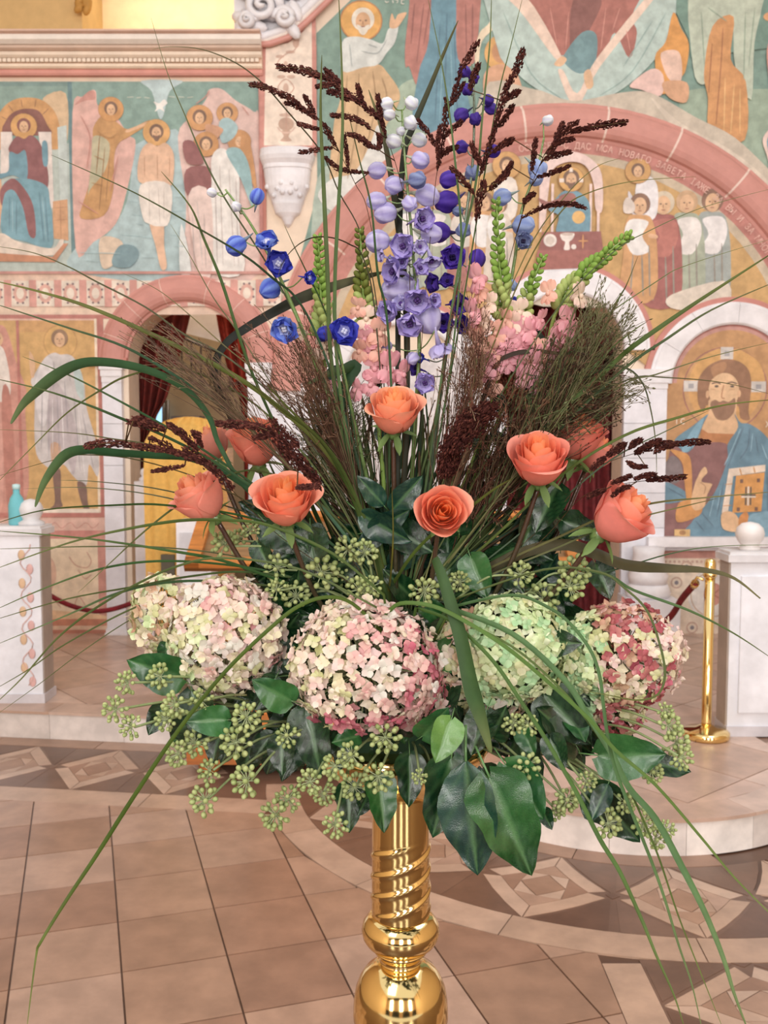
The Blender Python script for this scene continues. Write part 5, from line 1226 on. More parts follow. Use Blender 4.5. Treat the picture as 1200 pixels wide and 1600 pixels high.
delph('pale lavender delphinium spire with white buds at its tip, in the middle', [(628, 172), (632, 240), (640, 330), (648, 430), (655, 530), (650, 640), (640, 800), (630, 960)], [
(604,163,10,'b','wht'),(643,161,10,'b','wht'),(608,179,9,'b','wht'),(642,192,11,'b','wht'),(615,221,11,'b','wht'),(655,219,11,'b','wht'),(626,205,7,'b','wht'),(657,250,13,'b','lavp'),(589,266,13,'b','lavp'),(616,289,14,'b','lavp'),(652,281,13,'b','slt'),(588,314,14,'b','lavp'),(602,333,16,'b','lavp'),(668,306,17,'b','lavp'),(657,342,22,'o','lav'),(590,377,17,'b','lavp'),(632,384,23,'o','lav'),(673,404,19,'o','lavp', (.2, -.35, -.9)),(618,424,25,'o','lav'),(618,452,20,'b','lavp'),(652,466,25,'o','lav', (0, -.7, -.6)),(608,486,20,'o','lav', (-.5, -.8, -.2)),(640,504,24,'o','lav', (0, -.8, -.5)),(668,498,22,'b','lavp', (.3, -.3, -.8)),(686,540,24,'o','lavp', (.3, .3, -.9)),(664,597,19,'o','lav', (0, -.8, -.3)),(603,541,9,'b','lavp'),(655,420,16,'o','lav'),(640,445,15,'b','lavp'),(628,475,16,'o','lavp'),(674,365,15,'b','lavp'),(640,318,12,'b','lavp'),(677,470,14,'o','lav'),(630,410,15,'o','lav'),(645,560,10,'b','lavp'),(598,400,12,'o','lavp'),(655,385,14,'o','lavp')], 1.20, 1.26)
delph('deep violet delphinium spire just right of the lavender one', [(738, 100), (741, 170), (738, 260), (725, 360), (712, 460), (695, 560), (670, 760), (640, 960)], [
(726,112,9,'b','pur'),(740,122,9,'b','pur'),(730,140,9,'b','pur'),(763,156,8,'b','pur'),(767,170,9,'b','pur'),(721,180,11,'b','pur'),(743,186,10,'b','pur'),(721,230,10,'b','pur'),(771,236,10,'b','pur'),(738,270,12,'b','slt'),(701,281,13,'b','vio'),(697,315,17,'b','vio'),(686,362,16,'b','vio'),(715,330,8,'b','slt'),(706,404,24,'o','vio', (.1, -1, .1)),(746,404,13,'b','vio', (0, -.3, .9)),(681,442,18,'o','pur'),(715,475,19,'o','vio'),(693,503,18,'o','vio'),(719,508,18,'o','pur'),(652,576,14,'o','pur'),(700,440,14,'o','pur'),(724,360,12,'b','slt'),(660,560,10,'o','dbl')], 1.24, 1.28, '#5f6f58')
delph('bright blue delphinium on the left beside the long arching dark leaf', [(352, 296), (385, 340), (415, 390), (440, 440), (470, 510), (520, 640), (570, 800), (610, 950)], [
(331,301,7,'b','wht'),(402,307,11,'b','blu', (.2, -.2, 1)),(369,323,8,'b','wht'),(369,384,15,'b','blu', (-.6, -.3, -.5)),(419,382,22,'o','blu', (-.1, -.8, .5)),(435,413,23,'o','dbl', (.1, -1, 0)),(422,451,16,'b','blu', (-.5, -.4, -.4)),(481,434,13,'o','dbl'),(446,513,24,'o','blu', (-.2, -.9, -.4))], 1.16, 1.24)
delph('vivid blue delphinium low between the two tall green blades', [(520, 470), (525, 520), (545, 620), (580, 780), (615, 950)], [(537,519,25,'o','dbl', (.2, -1, .1)),(508,522,12,'b','dbl')], 1.18, 1.25)
delph('pale powder-blue delphinium on the right below a dark plume', [(850, 215), (840, 260), (815, 330), (805, 400), (790, 480), (750, 640), (690, 820), (650, 960)], [
(856,188,8,'b','wht'),(840,265,15,'b','pal'),(838,280,10,'b','pal'),(785,308,13,'b','pal'),(818,352,16,'b','pal'),(817,378,17,'o','slt', (0, -1, .1)),(803,474,10,'b','dbl'),(800,446,9,'b','pal')], 1.24, 1.28)
# ---- snapdragons ----
def snap_mesh(c1, c2, seed):
    rr = random.Random(seed); mb = MB(); z = V((0, 0, 1)); c1, c2 = srgb(c1), srgb(c2)
    mb.ball((0, 0, -.45), .42, mixc(c1, c2, .4), 9, 6, z, 1.6)
    for sx in (-1, 1):
        fpetal(mb, V((sx*.15, .15, .1)), V((sx*.5, .8, .55)), V((0, -.5, 1)), 1.15, 1.25, -.2, -.3, c2, c1, 3, 5, .10, .0, seed)
    for k in (-1, 0, 1):
        fpetal(mb, V((k*.15, -.12, .1)), V((k*.75, -.8+abs(k)*.2, .35)), V((0, .5, 1)), 1.05, 1.0, -.2, -.35, c2, c1, 3, 5, .10, .0, seed+k)
    mb.ball((0, -.10, .22), .27, mixc(c1, c2, .7), 8, 5, z, .8)
    me = mb.mesh('floret'); me.materials.append(M['petal']); return me
SN = {'p': [snap_mesh('#e8a4b0', '#f0bcc0', s) for s in range(3)], 's': [snap_mesh('#eab0a0', '#f0c8b4', s) for s in range(3)], 'c': [snap_mesh('#f0cfc4', '#efe0c8', s) for s in range(2)]}
def gbud_mesh(a, b):
    mb = MB(); mb.ball((0, 0, .2), .72, srgb(a), 8, 6, None, 1.5); mb.ball((0, 0, .75), .42, srgb(b), 7, 5)
    for k in range(4):
        an = k*1.57; d = V((cos(an), sin(an), .9)); fpetal(mb, V((0, 0, -.5)), d, V((0, 0, 1)), 1.2, .7, .3, .1, srgb(a), srgb(a), 1, 3)
    me = mb.mesh('bud'); me.materials.append(M['petal']); return me
GB_ = {'g': gbud_mesh('#8fb254', '#b9cf7c'), 'o': gbud_mesh('#76803a', '#a8a45c'), 'w': gbud_mesh('#b4c478', '#f0e4bc')}
def snapd(label, axis, nb, bfam, flor, Y0, Y1, sz=8, bl=.45):
    A = cr(axis, 8); n = len(A); pts = [PT(p[0], p[1], Y0+(Y1-Y0)*i/(n-1)) for i, p in enumerate(A)]
    t = thing('snapdragon', label, 'snapdragon', pts[-1], 'snapdragon stems')
    mb = MB(); mb.tube(pts, [.0015+.002*i/(n-1) for i in range(n)], srgb('#7f9a4c'), 7); mb.build('stem', 'leaf', t)
    top = bl*n
    nb = int(nb*1.5)
    for k in range(nb):
        f = k/nb*top; i = int(f); p = pts[i]+(pts[i+1]-pts[i])*(f-i); ax = (pts[max(0, i-1)]-pts[i+1]).normalized(); a, b = frame(ax); an = k*2.2; d = a*cos(an)+b*sin(an)
        s_ = sz*(.5+.75*k/nb)*pxm(Y0)
        child('bud', GB_[bfam if k < nb*.65 else 'w'], t, p+d*s_*1.0, d*.75+ax*.8, U(0, 6), s_)
    for (x, y, r_, fam) in flor:
        j = min(range(n), key=lambda i: (A[i][1]-y-5)**2+.2*(A[i][0]-x)**2); Y = Y0+(Y1-Y0)*j/(n-1)-.018; p = PT(x, y, Y)
        d = V(((x-A[j][0])/25.0, -.9, U(-.25, .2))); child('floret', rnd.choice(SN[fam]), t, p, d, 0, 1.15*r_*pxm(Y), V((U(-.3, .3), 0, 1)))
        mb = MB(); mb.tube([p, pts[j]], .0011, srgb('#8fa85c'), 5); mb.build('pedicel', 'leaf', t)
    for k in range(5):
        j = int(n*(.55+.08*k)); 
        if j < n-1: leaf_ = child('leaf', LEAF['r'][k % 3], t, pts[j], toview(pts[j])+rvec()*.5, 0, .035, V((U(-1, 1), 0, .8)))
snapd('olive-budded snapdragon with salmon pink florets left of the lavender spire', [(563, 358), (566, 430), (572, 500), (585, 590), (600, 760), (618, 950)], 26, 'o', [(572,498,13,'c'),(592,520,16,'s'),(570,530,15,'p'),(590,545,15,'s'),(562,548,13,'s'),(607,576,19,'p'),(628,584,15,'p'),(585,575,15,'p'),(556,608,14,'p'),(560,480,11,'s'),(580,600,14,'p')], 1.21, 1.26, 8.5, .42)
snapd('pale snapdragon with light green buds at the left of the two tall blades', [(497, 368), (500, 430), (503, 500), (508, 580), (530, 720), (600, 940)], 30, 'g', [(490,566,14,'c'),(478,575,12,'s'),(500,590,13,'s'),(484,612,13,'s'),(470,520,10,'c'),(512,610,12,'p'),(505,545,12,'c')], 1.22, 1.27, 8, .45)
snapd('pink snapdragon with a green budded tip right of the violet spire', [(776, 312), (779, 390), (784, 460), (784, 530), (760, 660), (700, 820), (650, 950)], 32, 'g', [(745,436,16,'p'),(750,455,13,'s'),(740,490,16,'p'),(755,505,15,'c'),(748,535,16,'s'),(765,548,15,'s'),(738,560,13,'c'),(760,575,16,'p'),(778,552,15,'p'),(790,530,13,'p'),(768,600,14,'s'),(745,590,13,'s'),(765,475,12,'c'),(775,520,13,'s'),(790,565,14,'p')], 1.20, 1.27, 8.5, .42)
snapd('right-leaning snapdragon with a long green tip pointing up to the painted table', [(986, 366), (940, 402), (900, 440), (868, 490), (848, 560), (790, 700), (710, 850), (650, 960)], 34, 'g', [(884,504,17,'p'),(888,524,16,'p'),(868,530,14,'p'),(858,458,13,'s'),(905,462,14,'c'),(828,572,19,'p'),(850,562,16,'p'),(820,590,13,'p'),(838,600,12,'p'),(842,548,13,'s')], 1.19, 1.27, 9, .40)
snapd('short snapdragon with faint green tip and pink frills left of the leaning one', [(850, 400), (832, 440), (818, 490), (808, 550), (770, 680), (700, 840), (650, 960)], 18, 'g', [(812,488,14,'c'),(800,505,13,'c'),(815,520,17,'p'),(832,520,17,'p'),(800,540,16,'p'),(790,500,12,'s'),(845,500,12,'p'),(812,555,14,'p')], 1.22, 1.27, 7.5, .35)
# ---- grass blades ----
def blade(pts, wpx, col, Yt, Yb, label=None, name='grass_blade', cat='grass blade', group='long grass blades', tw=0, fade=.35, wmid=.4, base_in=True, parent=None, bt=.75):
    """pts from tip to base in photo pixels; depth Yt at the tip, Yb at the base"""
    A = cr(pts, 5); n = len(A); W3 = []
    for i, p in enumerate(A): f = i/(n-1); W3.append(PT(p[0], p[1], Yt+(Yb-Yt)*(f**.8)))
    if base_in:
        last = W3[-1]; f0 = foot_point(last)
        for k in range(1, 6): W3.append(last+(f0-last)*(k/5))
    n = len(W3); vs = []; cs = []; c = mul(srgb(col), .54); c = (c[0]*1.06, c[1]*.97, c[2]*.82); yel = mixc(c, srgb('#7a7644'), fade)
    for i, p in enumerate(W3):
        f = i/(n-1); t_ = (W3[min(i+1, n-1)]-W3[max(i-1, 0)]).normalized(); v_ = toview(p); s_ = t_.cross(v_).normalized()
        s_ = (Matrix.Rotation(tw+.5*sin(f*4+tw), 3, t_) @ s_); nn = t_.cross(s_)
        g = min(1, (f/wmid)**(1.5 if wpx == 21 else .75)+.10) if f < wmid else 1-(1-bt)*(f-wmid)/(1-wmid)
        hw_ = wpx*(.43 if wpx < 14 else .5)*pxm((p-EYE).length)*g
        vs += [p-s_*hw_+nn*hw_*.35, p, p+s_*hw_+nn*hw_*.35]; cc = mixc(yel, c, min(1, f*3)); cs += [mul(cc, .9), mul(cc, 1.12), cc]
    fs = [(3*i+k, 3*i+k+1, 3*i+k+4, 3*i+k+3) for i in range(n-1) for k in (0, 1)]
    mb = MB(); mb.add(vs, fs, cs, True)
    # the underside a hair behind gives the blade real thickness
    bk = [p-toview(p)*.0004 for p in vs]; mb.add(bk, [f[::-1] for f in fs], cs, True)
    if parent: return mb.build('leaf_blade', 'blade', parent)
    return mb.build(name, 'blade', None, label=label, cat=cat, group=group)
G1, G2, G3, G4, G5 = '#5f7a40', '#4a7452', '#3f6a3c', '#6f8248', '#37503a'
B = [
# left edge family: (pts, width, colour, tip depth, label)
([(-12,438),(60,455),(140,480),(245,526),(350,578),(420,624),(500,696),(555,778),(590,860),(606,920)], 9, '#67753a', 1.06, 'olive grass blade from the left edge at the height of the frieze, thick'),
([(-10,474),(105,512),(196,543),(280,592),(352,640),(450,730),(550,850),(600,915)], 7, '#54806a', 1.1, 'blue-green grass blade crossing the left pink arch foot'),
([(35,557),(105,585),(168,617),(245,659),(297,690),(400,760),(520,860),(590,910)], 5, G2, 1.15, 'thin blade ending over the grey-tunic fresco figure'),
([(-10,591),(70,610),(140,634),(196,657),(245,676),(315,711),(378,750),(480,820),(580,900)], 6, G2, 1.02, 'blade crossing the left edge at the knees of the grey-tunic figure'),
([(-10,760),(52,697),(105,645),(157,610),(196,589),(260,575),(330,592),(420,650),(520,770),(590,900)], 4, '#6e7e4e', 1.1, 'thin blade rising from the left edge and arching over to the right'),
([(-10,671),(105,676),(170,685),(260,702),(400,760),(520,850),(590,915)], 3, '#6e7356', 1.2, 'hair-thin blade lying level across the lower tunic'),
([(-10,746),(87,718),(133,711),(220,720),(340,760),(480,840),(585,915)], 3, '#7c7a58', 1.2, 'faint thin blade behind the left seed plume'),
([(35,764),(140,762),(262,778),(400,820),(520,870),(590,925)], 2.5, '#55604a', 1.2, 'hair-thin blade just under the left plume'),
([(90,750),(157,753),(262,767),(400,806),(520,860),(590,920)], 2.5, '#4a5a44', 1.22, 'lower-tipped short hair-thin blade starting over the tunic figure boots'),
([(-10,819),(70,797),(175,790),(262,790),(400,812),(520,870),(590,930)], 5, G3, 1.05, 'blade sweeping level over the blue bottle'),
([(-10,829),(140,842),(280,863),(350,877),(420,901),(500,930),(590,950)], 6, G3, 1.05, 'blade level with the top of the left parapet'),
([(-10,890),(105,849),(192,828),(280,814),(350,813),(420,821),(520,865),(600,930)], 6, '#56703a', 1.0, 'blade arching down onto the left parapet from under the rose'),
([(-10,858),(60,856),(150,854),(260,856),(380,872),(500,910),(590,950)], 3, '#6f7a5a', 1.15, 'thin straight blade across the parapet top and dado'),
([(-10,954),(70,919),(157,889),(245,877),(350,882),(450,900),(580,945)], 4.5, G3, 1.05, 'blade ending halfway up the left parapet vine strip'),
([(-10,969),(105,936),(210,917),(297,901),(385,894),(500,912),(590,950)], 5, '#567048', 1.03, 'grass blade sagging across the red rope to the upper vine strip'),
([(-10,1009),(105,961),(175,930),(245,912),(332,908),(450,920),(590,955)], 5, '#446a48', 1.02, 'blade reaching the parapet below the red rope'),
([(-10,1102),(35,1059),(87,1000),(140,957),(210,915),(280,884),(350,872),(470,890),(590,950)], 5, '#62784a', 1.0, 'blade bowing down to the parapet foot'),
([(-10,1078),(45,1046),(105,1005),(210,950),(300,922),(400,914),(500,925),(590,955)], 4, '#6c8258', 1.05, 'paler blade bowing beside the parapet foot'),
([(122,926),(175,877),(217,838),(266,798),(330,755),(400,735),(480,770),(560,850),(600,930)], 4, '#5c6c40', 1.1, 'blade dropping steeply in front of the white pier'),
([(-10,1120),(60,1070),(140,1010),(230,955),(330,925),(450,925),(590,955)], 2.5, '#7a8a66', 1.1, 'faint lowest blade at the left edge'),
([(42,1606),(56,1496),(65,1470),(105,1405),(150,1338),(210,1244),(280,1140),(350,1052),(422,982),(467,947),(510,933),(551,943),(600,990)], 8, '#56722e', .92, 'long blade falling to the bottom left corner across the floor tiles'),
# upper left
([(80,242),(210,301),(315,360),(385,402),(427,436),(461,464),(492,518),(530,620),(575,780),(605,920)], 5, '#3f5f48', 1.12, 'dark blade rising to the seated fresco figure'),
([(236,28),(262,115),(290,182),(315,241),(350,308),(402,388),(450,470),(510,600),(570,760),(605,920)], 3, '#5c6a4c', 1.15, 'thin blade rising highest at the left, up to the cornice'),
([(252,268),(297,322),(318,372),(346,440),(375,531),(403,605),(450,700),(530,820),(600,930)], 6, '#4c6a3e', 1.13, 'blade in front of the river fresco, curving up from the left roses'),
([(-10,384),(52,395),(105,416),(150,440),(227,480),(287,522),(360,562),(450,645),(540,780),(600,920)], 3.5, '#737c66', 1.18, 'thin blade from the left edge under the seated figure'),
([(190,426),(245,452),(290,487),(350,540),(420,602),(500,720),(570,840),(605,930)], 2.5, '#8a8a6a', 1.2, 'pale hair-thin blade over the left pink arch'),
([(266,350),(297,400),(332,463),(372,520),(430,610),(520,760),(600,920)], 2.5, '#7a7f62', 1.2, 'pale hair-thin blade before the river fresco'),
([(238,77),(266,73),(315,77),(368,98),(410,130),(450,175),(502,238),(530,301),(562,360),(585,450),(600,600),(612,900)], 2.5, '#4c4a30', 1.2, 'thin dark line arching over the cornice end'),
([(444,351),(459,384),(476,419),(505,480),(530,560),(570,760),(605,920)], 3, '#3c5a38', 1.16, 'short dark blade in front of the blue florets'),
([(433,438),(440,415),(452,396),(470,380),(492,371),(520,372),(546,382),(566,400),(585,480),(602,700),(612,920)], 3, '#4c4c38', 1.15, 'thin blade curling over in a small loop by the green buds'),
([(529,-12),(534,105),(535,210),(529,315),(523,440),(526,560),(548,720),(590,880),(606,930)], 7, '#58784c', 1.1, 'tall upright blade reaching the top edge, left of the white buds'),
([(503,86),(501,175),(505,280),(512,440),(517,560),(545,740),(590,900)], 8, '#5a7244', 1.12, 'tall upright blade stopping below the top edge, over the brown plume'),
([(544,175),(562,252),(580,325),(590,430),(602,480),(609,560),(614,700),(614,920)], 5, '#3f6444', 1.15, 'blade running up beside the lavender florets'),
([(668,-5),(688,88),(702,175),(712,262),(720,350),(718,440),(700,600),(660,820),(630,940)], 4, '#54764c', 1.14, 'thin blade leaning left up to the top edge between the spires'),
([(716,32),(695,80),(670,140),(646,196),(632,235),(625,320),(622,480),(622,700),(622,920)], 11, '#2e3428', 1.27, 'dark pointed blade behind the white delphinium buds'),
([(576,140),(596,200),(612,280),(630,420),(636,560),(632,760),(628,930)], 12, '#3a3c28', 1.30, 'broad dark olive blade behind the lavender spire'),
([(768,-8),(765,70),(754,175),(744,280),(722,385),(700,520),(665,760),(635,940)], 5, '#5f7f56', 1.14, 'slim blade right of the violet buds up to the top edge'),
([(817,-6),(797,75),(778,150),(752,300),(722,480),(680,720),(640,940)], 3.5, '#4f7040', 1.16, 'slim blade to the top edge beside the tallest dark plume'),
([(612,760),(614,830),(611,890),(607,925)], 4, '#8a8a44', 1.07, 'short pale upright blade under the central rose'),
([(800,748),(772,764),(730,795),(678,832),(640,872),(607,925)], 7, '#5a7234', 1.02, 'blade crossing in front of the camera-facing rose'),
([(390,598),(440,640),(500,688),(545,765),(580,860),(602,930)], 11, '#4f6836', 1.1, 'broad olive blade sweeping down between the left roses and the centre'),
([(415,600),(462,650),(520,712),(560,790),(590,870),(606,930)], 9, '#5c7440', 1.11, 'olive blade paired on the right of the broad sweeping one'),
# right family
([(1212,392),(1130,445),(1060,491),(990,540),(960,566),(870,650),(760,790),(670,920)], 9, '#587440', 1.06, 'thick olive blade reaching the right edge above the bearded icon'),
([(1212,440),(1112,484),(1042,529),(976,575),(880,665),(760,800),(670,925)], 5.5, '#4c6444', 1.1, 'blade just below the thick olive one at the right edge'),
([(1212,293),(1095,325),(1007,364),(960,392),(880,470),(780,620),(690,800),(640,930)], 3, '#5a6a4a', 1.12, 'thin blade crossing the big pink arch at the right edge'),
([(1212,371),(1077,413),(1025,440),(900,530),(800,650),(700,830),(645,930)], 3, '#6a7a50', 1.15, 'thin blade crossing the painted robes to the right edge'),
([(1088,276),(990,283),(920,301),(878,329),(820,420),(740,620),(680,800),(640,930)], 3, '#6e6e3c', 1.18, 'thin blade bowing before the painted altar scene'),
([(970,247),(930,262),(880,310),(820,400),(740,600),(660,860),(635,940)], 2.5, '#7c7c50', 1.2, 'thin straw blade pointing to the arch lettering'),
([(1212,533),(1112,557),(1025,585),(972,602),(860,690),(740,830),(660,930)], 3, '#6c7450', 1.15, 'thin blade across the halo of the bearded figure'),
([(1212,618),(1130,598),(1042,590),(985,592),(900,640),(780,770),(670,920)], 2.5, '#5a5c40', 1.2, 'thin blade across the eyes of the bearded figure'),
([(1212,624),(1130,633),(1060,652),(976,680),(880,740),(760,850),(660,935)], 5.5, '#5f7434', 1.08, 'olive blade across the beard of the painted figure'),
([(1109,641),(1042,673),(955,718),(860,795),(740,890),(650,945)], 3, '#57705c', 1.15, 'grey-green thin blade ending at the painted neck'),
([(1026,745),(1025,697),(1018,645),(1004,598),(976,574),(930,580),(860,660),(740,830),(660,930)], 3.5, '#434c34', 1.13, 'blade bending down in a hook over the marble pier'),
([(1212,768),(1095,778),(1025,785),(955,802),(870,840),(760,890),(660,945)], 5, '#6a6c44', 1.03, 'long blade across the far right rose reaching the right picture edge'),
([(1120,779),(1060,793),(955,820),(860,860),(750,905),(660,950)], 4, '#6c7452', 1.04, 'short blade across the lower half of the far right rose'),
([(1212,851),(1112,854),(1042,866),(960,890),(850,915),(700,950)], 3.5, '#56785c', 1.1, 'thin blade running along the marble ledge to the right edge'),
([(1212,1033),(1147,990),(1077,954),(990,922),(944,897),(850,890),(700,940)], 5, '#567a50', 1.02, 'blade crossing the brass rope post'),
([(905,1078),(955,1087),(997,1094),(1028,1085),(1039,1055),(1032,1010),(1011,954),(976,919),(937,894),(850,890),(700,940)], 4.5, '#5a6c3c', 1.0, 'blade looping back on itself over the red-tinted hydrangea'),
([(997,400),(979,445),(965,470),(920,560),(820,740),(680,920)], 3, '#4c6434', 1.16, 'short thin blade pointing up at the painted robe hem'),
([(1012,502),(985,520),(940,560),(860,660),(740,840),(660,930)], 4, '#5f7a4c', 1.14, 'short blade inside the right airy grass cloud'),
([(1188,935),(1147,903),(1102,890),(1042,886),(976,880),(927,862),(878,850),(800,870),(700,930)], 21, '#5c5a42', 1.08, 'broad brown-olive blade running to the top of the brass post'),
# falling lower right
([(1097,1608),(1081,1538),(1060,1475),(1039,1405),(1018,1345),(985,1262),(962,1202),(950,1150),(943,1100),(938,1060),(925,1020),(896,980),(862,952),(800,930),(700,950)], 7, '#517a4c', .92, 'blade falling to the bottom edge, third from the right'),
([(1216,1440),(1147,1370),(1095,1307),(1025,1226),(962,1171),(920,1122),(850,1059),(790,1010),(730,972),(677,947),(625,943),(600,965)], 9, '#5c8240', .93, 'blade slanting down across the green hydrangea to the right edge'),
([(1070,1608),(1053,1555),(1025,1492),(1004,1440),(969,1363),(937,1310),(902,1240),(885,1210),(850,1150),(815,1097),(780,1045),(747,1008),(700,968),(650,950)], 8, '#4f7638', .92, 'straight blade falling from the middle to the bottom edge, leftmost of the four'),
([(1168,1608),(1147,1552),(1130,1496),(1102,1426),(1067,1356),(1025,1279),(983,1230),(955,1175),(920,1120),(880,1060),(800,990),(700,950)], 12, '#5f8a5c', .93, 'broad grey-green blade falling to the bottom edge, rightmost of the four'),
([(1130,1608),(1095,1520),(1060,1430),(1030,1340),(1005,1280),(975,1215),(935,1150),(880,1080),(800,1010),(700,960)], 5, '#5f7a40', .96, 'thin blade falling between the two broader ones at lower right'),
([(767,1176),(757,1140),(747,1105),(736,1065),(722,1000),(705,945),(690,900),(678,872)], 27, '#3f6238', 1.0, 'short broad blade hanging between middle and green hydrangeas'),
([(17,662),(34,635),(52,617),(87,589),(122,571),(157,567),(210,574),(262,592),(300,618),(328,655),(345,700),(400,780),(560,900)], 19, '#4c7a58', 1.08, 'broad green blade arching over the left doorway'),
([(55,792),(70,753),(100,714),(133,704),(175,708),(245,713),(300,718),(360,745),(450,810),(580,910)], 17, '#3f7350', 1.08, 'broad green blade under the dark plume at the far left'),
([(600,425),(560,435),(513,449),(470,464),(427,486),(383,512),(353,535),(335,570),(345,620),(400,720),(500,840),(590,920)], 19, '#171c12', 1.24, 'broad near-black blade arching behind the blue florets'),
([(480,600),(510,585),(535,578),(556,572),(540,600),(530,640),(550,760),(600,920)], 18, '#2c5234', 1.2, 'short dark green blade tip left of the central rose'),
([(935,545),(880,552),(835,548),(795,555),(770,580),(730,700),(660,880)], 9, '#3a2c20', 1.2, 'short dark brown curled blade over the pink florets'),
]
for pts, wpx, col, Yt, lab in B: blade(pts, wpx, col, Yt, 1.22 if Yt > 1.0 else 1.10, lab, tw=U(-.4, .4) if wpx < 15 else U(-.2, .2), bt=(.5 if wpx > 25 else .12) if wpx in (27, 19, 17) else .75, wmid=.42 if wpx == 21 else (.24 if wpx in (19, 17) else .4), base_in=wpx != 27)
# ---- dark seed plumes ----
PC = [srgb('#4a2622'), srgb('#3a1c1a'), srgb('#5a322a')]
def plume(label, stalk, branches, Y0, Y1, wpx=7.0, cols=PC, th=1.6):
    A = cr(stalk, 6); n = len(A); P3 = [PT(p[0], p[1], Y0+(Y1-Y0)*i/(n-1)) for i, p in enumerate(A)]
    t = thing('seed_plume', label, 'grass plume', P3[-1], 'dark seed plumes')
    mb = MB(); mb.tube(P3+[P3[-1]+(foot_point(P3[-1])-P3[-1])*.6], [th*.35*pxm(1.2)]*n+[th*.8*pxm(1.2)], srgb('#4c3a26'), 5); mb.build('stalk', 'plume', t)
    for br in branches:
        k = 1.0
        if isinstance(br[0], (int, float)): k = br[0]; br = br[1:]
        C = cr(br, 6); m = len(C); mb = MB(); Yb = Y0+U(-.02, .02); Q = [PT(p[0], p[1], Yb) for p in C]; mb.tube(Q, .0007, cols[1], 4)
        nr = min(P3, key=lambda s_: min((s_-Q[0]).length, (s_-Q[-1]).length)+.35*abs(s_.z-Q[-1].z)*(s_.z > Q[-1].z)); e_ = Q[-1] if (nr-Q[-1]).length < (nr-Q[0]).length else Q[0]
        if (nr-e_).length < .09: mb.tube([e_, (e_+nr)/2, nr], .0008, srgb('#5a4630'), 4)
        for i in range(m-1):
            d = Q[i+1]-Q[i]; L = d.length; steps = max(2, int(L/(.0022)))
            for s_ in range(steps):
                f = (i+s_/steps)/(m-1); wv = wpx*1.3*k*pxm(Yb)*.5*(.45+.55*sin(pi*min(1, f*.85+.12))); p = Q[i]+d*(s_/steps)
                sz_ = min(wv, wpx*.52*pxm(Yb))
                for _ in range(int(7*max(1, (k/1.5)**1.6))):
                    o_ = rvec()*wv*.78; mb.octa(p+o_, (-d.normalized()*1.0+rvec()*.5).normalized(), sz_*1.5, sz_*.36, rnd.choice(cols))
        mb.build('seed_branch', 'plume', t)
def cc(ox, oy, sc, s): return [tuple((ox if i % 2 == 0 else oy)+float(v)*sc for i, v in enumerate(q.split(','))) for q in s.split()]
c2 = lambda s: cc(380, 0, .35, s); c3 = lambda s: cc(780, 0, .35, s); c4 = lambda s: cc(0, 400, .35, s); z91 = lambda s: cc(250, 570, .2917, s); z93 = lambda s: cc(780, 600, .275, s); z92 = lambda s: cc(560, 560, .25, s)
plume('dark brown plume spreading to the upper left over the painted pilaster', c2('155,300 300,310 380,350 440,400 530,470 600,520 650,640 700,800 730,960')+[(640, 480), (625, 800)], [[1.5]+c2('155,300 230,308 300,325 370,350'), [1.2]+c2('300,330 380,355 440,410 500,450'), [1.1]+c2('440,400 500,440 560,490 610,530 635,600'), c2('510,380 520,420 545,475'), c2('600,425 608,480 620,545'), c2('395,515 450,520 520,540 565,575'), c2('470,600 520,615 560,645 600,665'), c2('365,310 400,340 435,375'), c2('330,385 370,382 400,378'), c2('380,408 420,420 470,450'), c2('605,665 610,620 600,600')], 1.16, 1.22, 8)
plume('second dark plume lower at the upper left, pointing left over the fresco edge', c2('30,380 130,400 210,440 290,500 370,560 440,700 500,820 560,960')+[(600, 500), (615, 800)], [[1.2]+c2('30,378 80,385 140,402'), [1.3]+c2('120,400 170,420 220,445 260,480'), c2('240,480 290,505 330,530'), c2('190,460 240,470 300,500'), c2('272,428 300,470 320,520'), c2('245,552 290,565 340,578'), [1.1]+c2('360,555 385,600 410,650'), c2('252,680 320,672 400,658'), c2('450,600 460,670 470,745'), c2('370,705 420,750 480,765 560,772')], 1.18, 1.22, 7)
plume('upright forked dark plume left of the violet delphinium buds', c2('905,450 900,560 870,740 850,900')+[(660, 520), (640, 800)], [[1.3]+c2('905,440 905,520 890,620 870,750'), [1.2]+c2('1050,185 1010,250 970,320 930,450'), c2('780,535 820,590 870,660'), c2('985,370 950,430 900,500'), c2('975,540 935,575 890,615'), c2('955,655 920,665 880,700'), c2('880,560 870,640 872,720')], 1.18, 1.22, 7.5)
plume('tallest dark plume at the top right of the spires', [(815, 80), (794, 133), (768, 210), (751, 266), (744, 330), (742, 400), (720, 600), (660, 860)], [[1.5, (817, 80), (808, 105), (796, 130)], [1.2, (795, 128), (786, 155), (776, 190)], [1.1, (776, 190), (765, 230), (752, 270)], [1.5, (757, 285), (750, 312), (745, 340)], [(811, 143), (800, 148), (787, 158)], [(802, 165), (792, 180), (780, 197)], [(801, 217), (786, 226), (768, 238)], [(705, 262), (722, 280), (741, 303)], [(737, 224), (743, 240), (752, 258)], [(797, 260), (782, 278), (765, 297)], [(748, 100), (740, 120), (734, 140)], [(800, 255), (792, 270), (780, 285)]], 1.17, 1.22, 8.5)
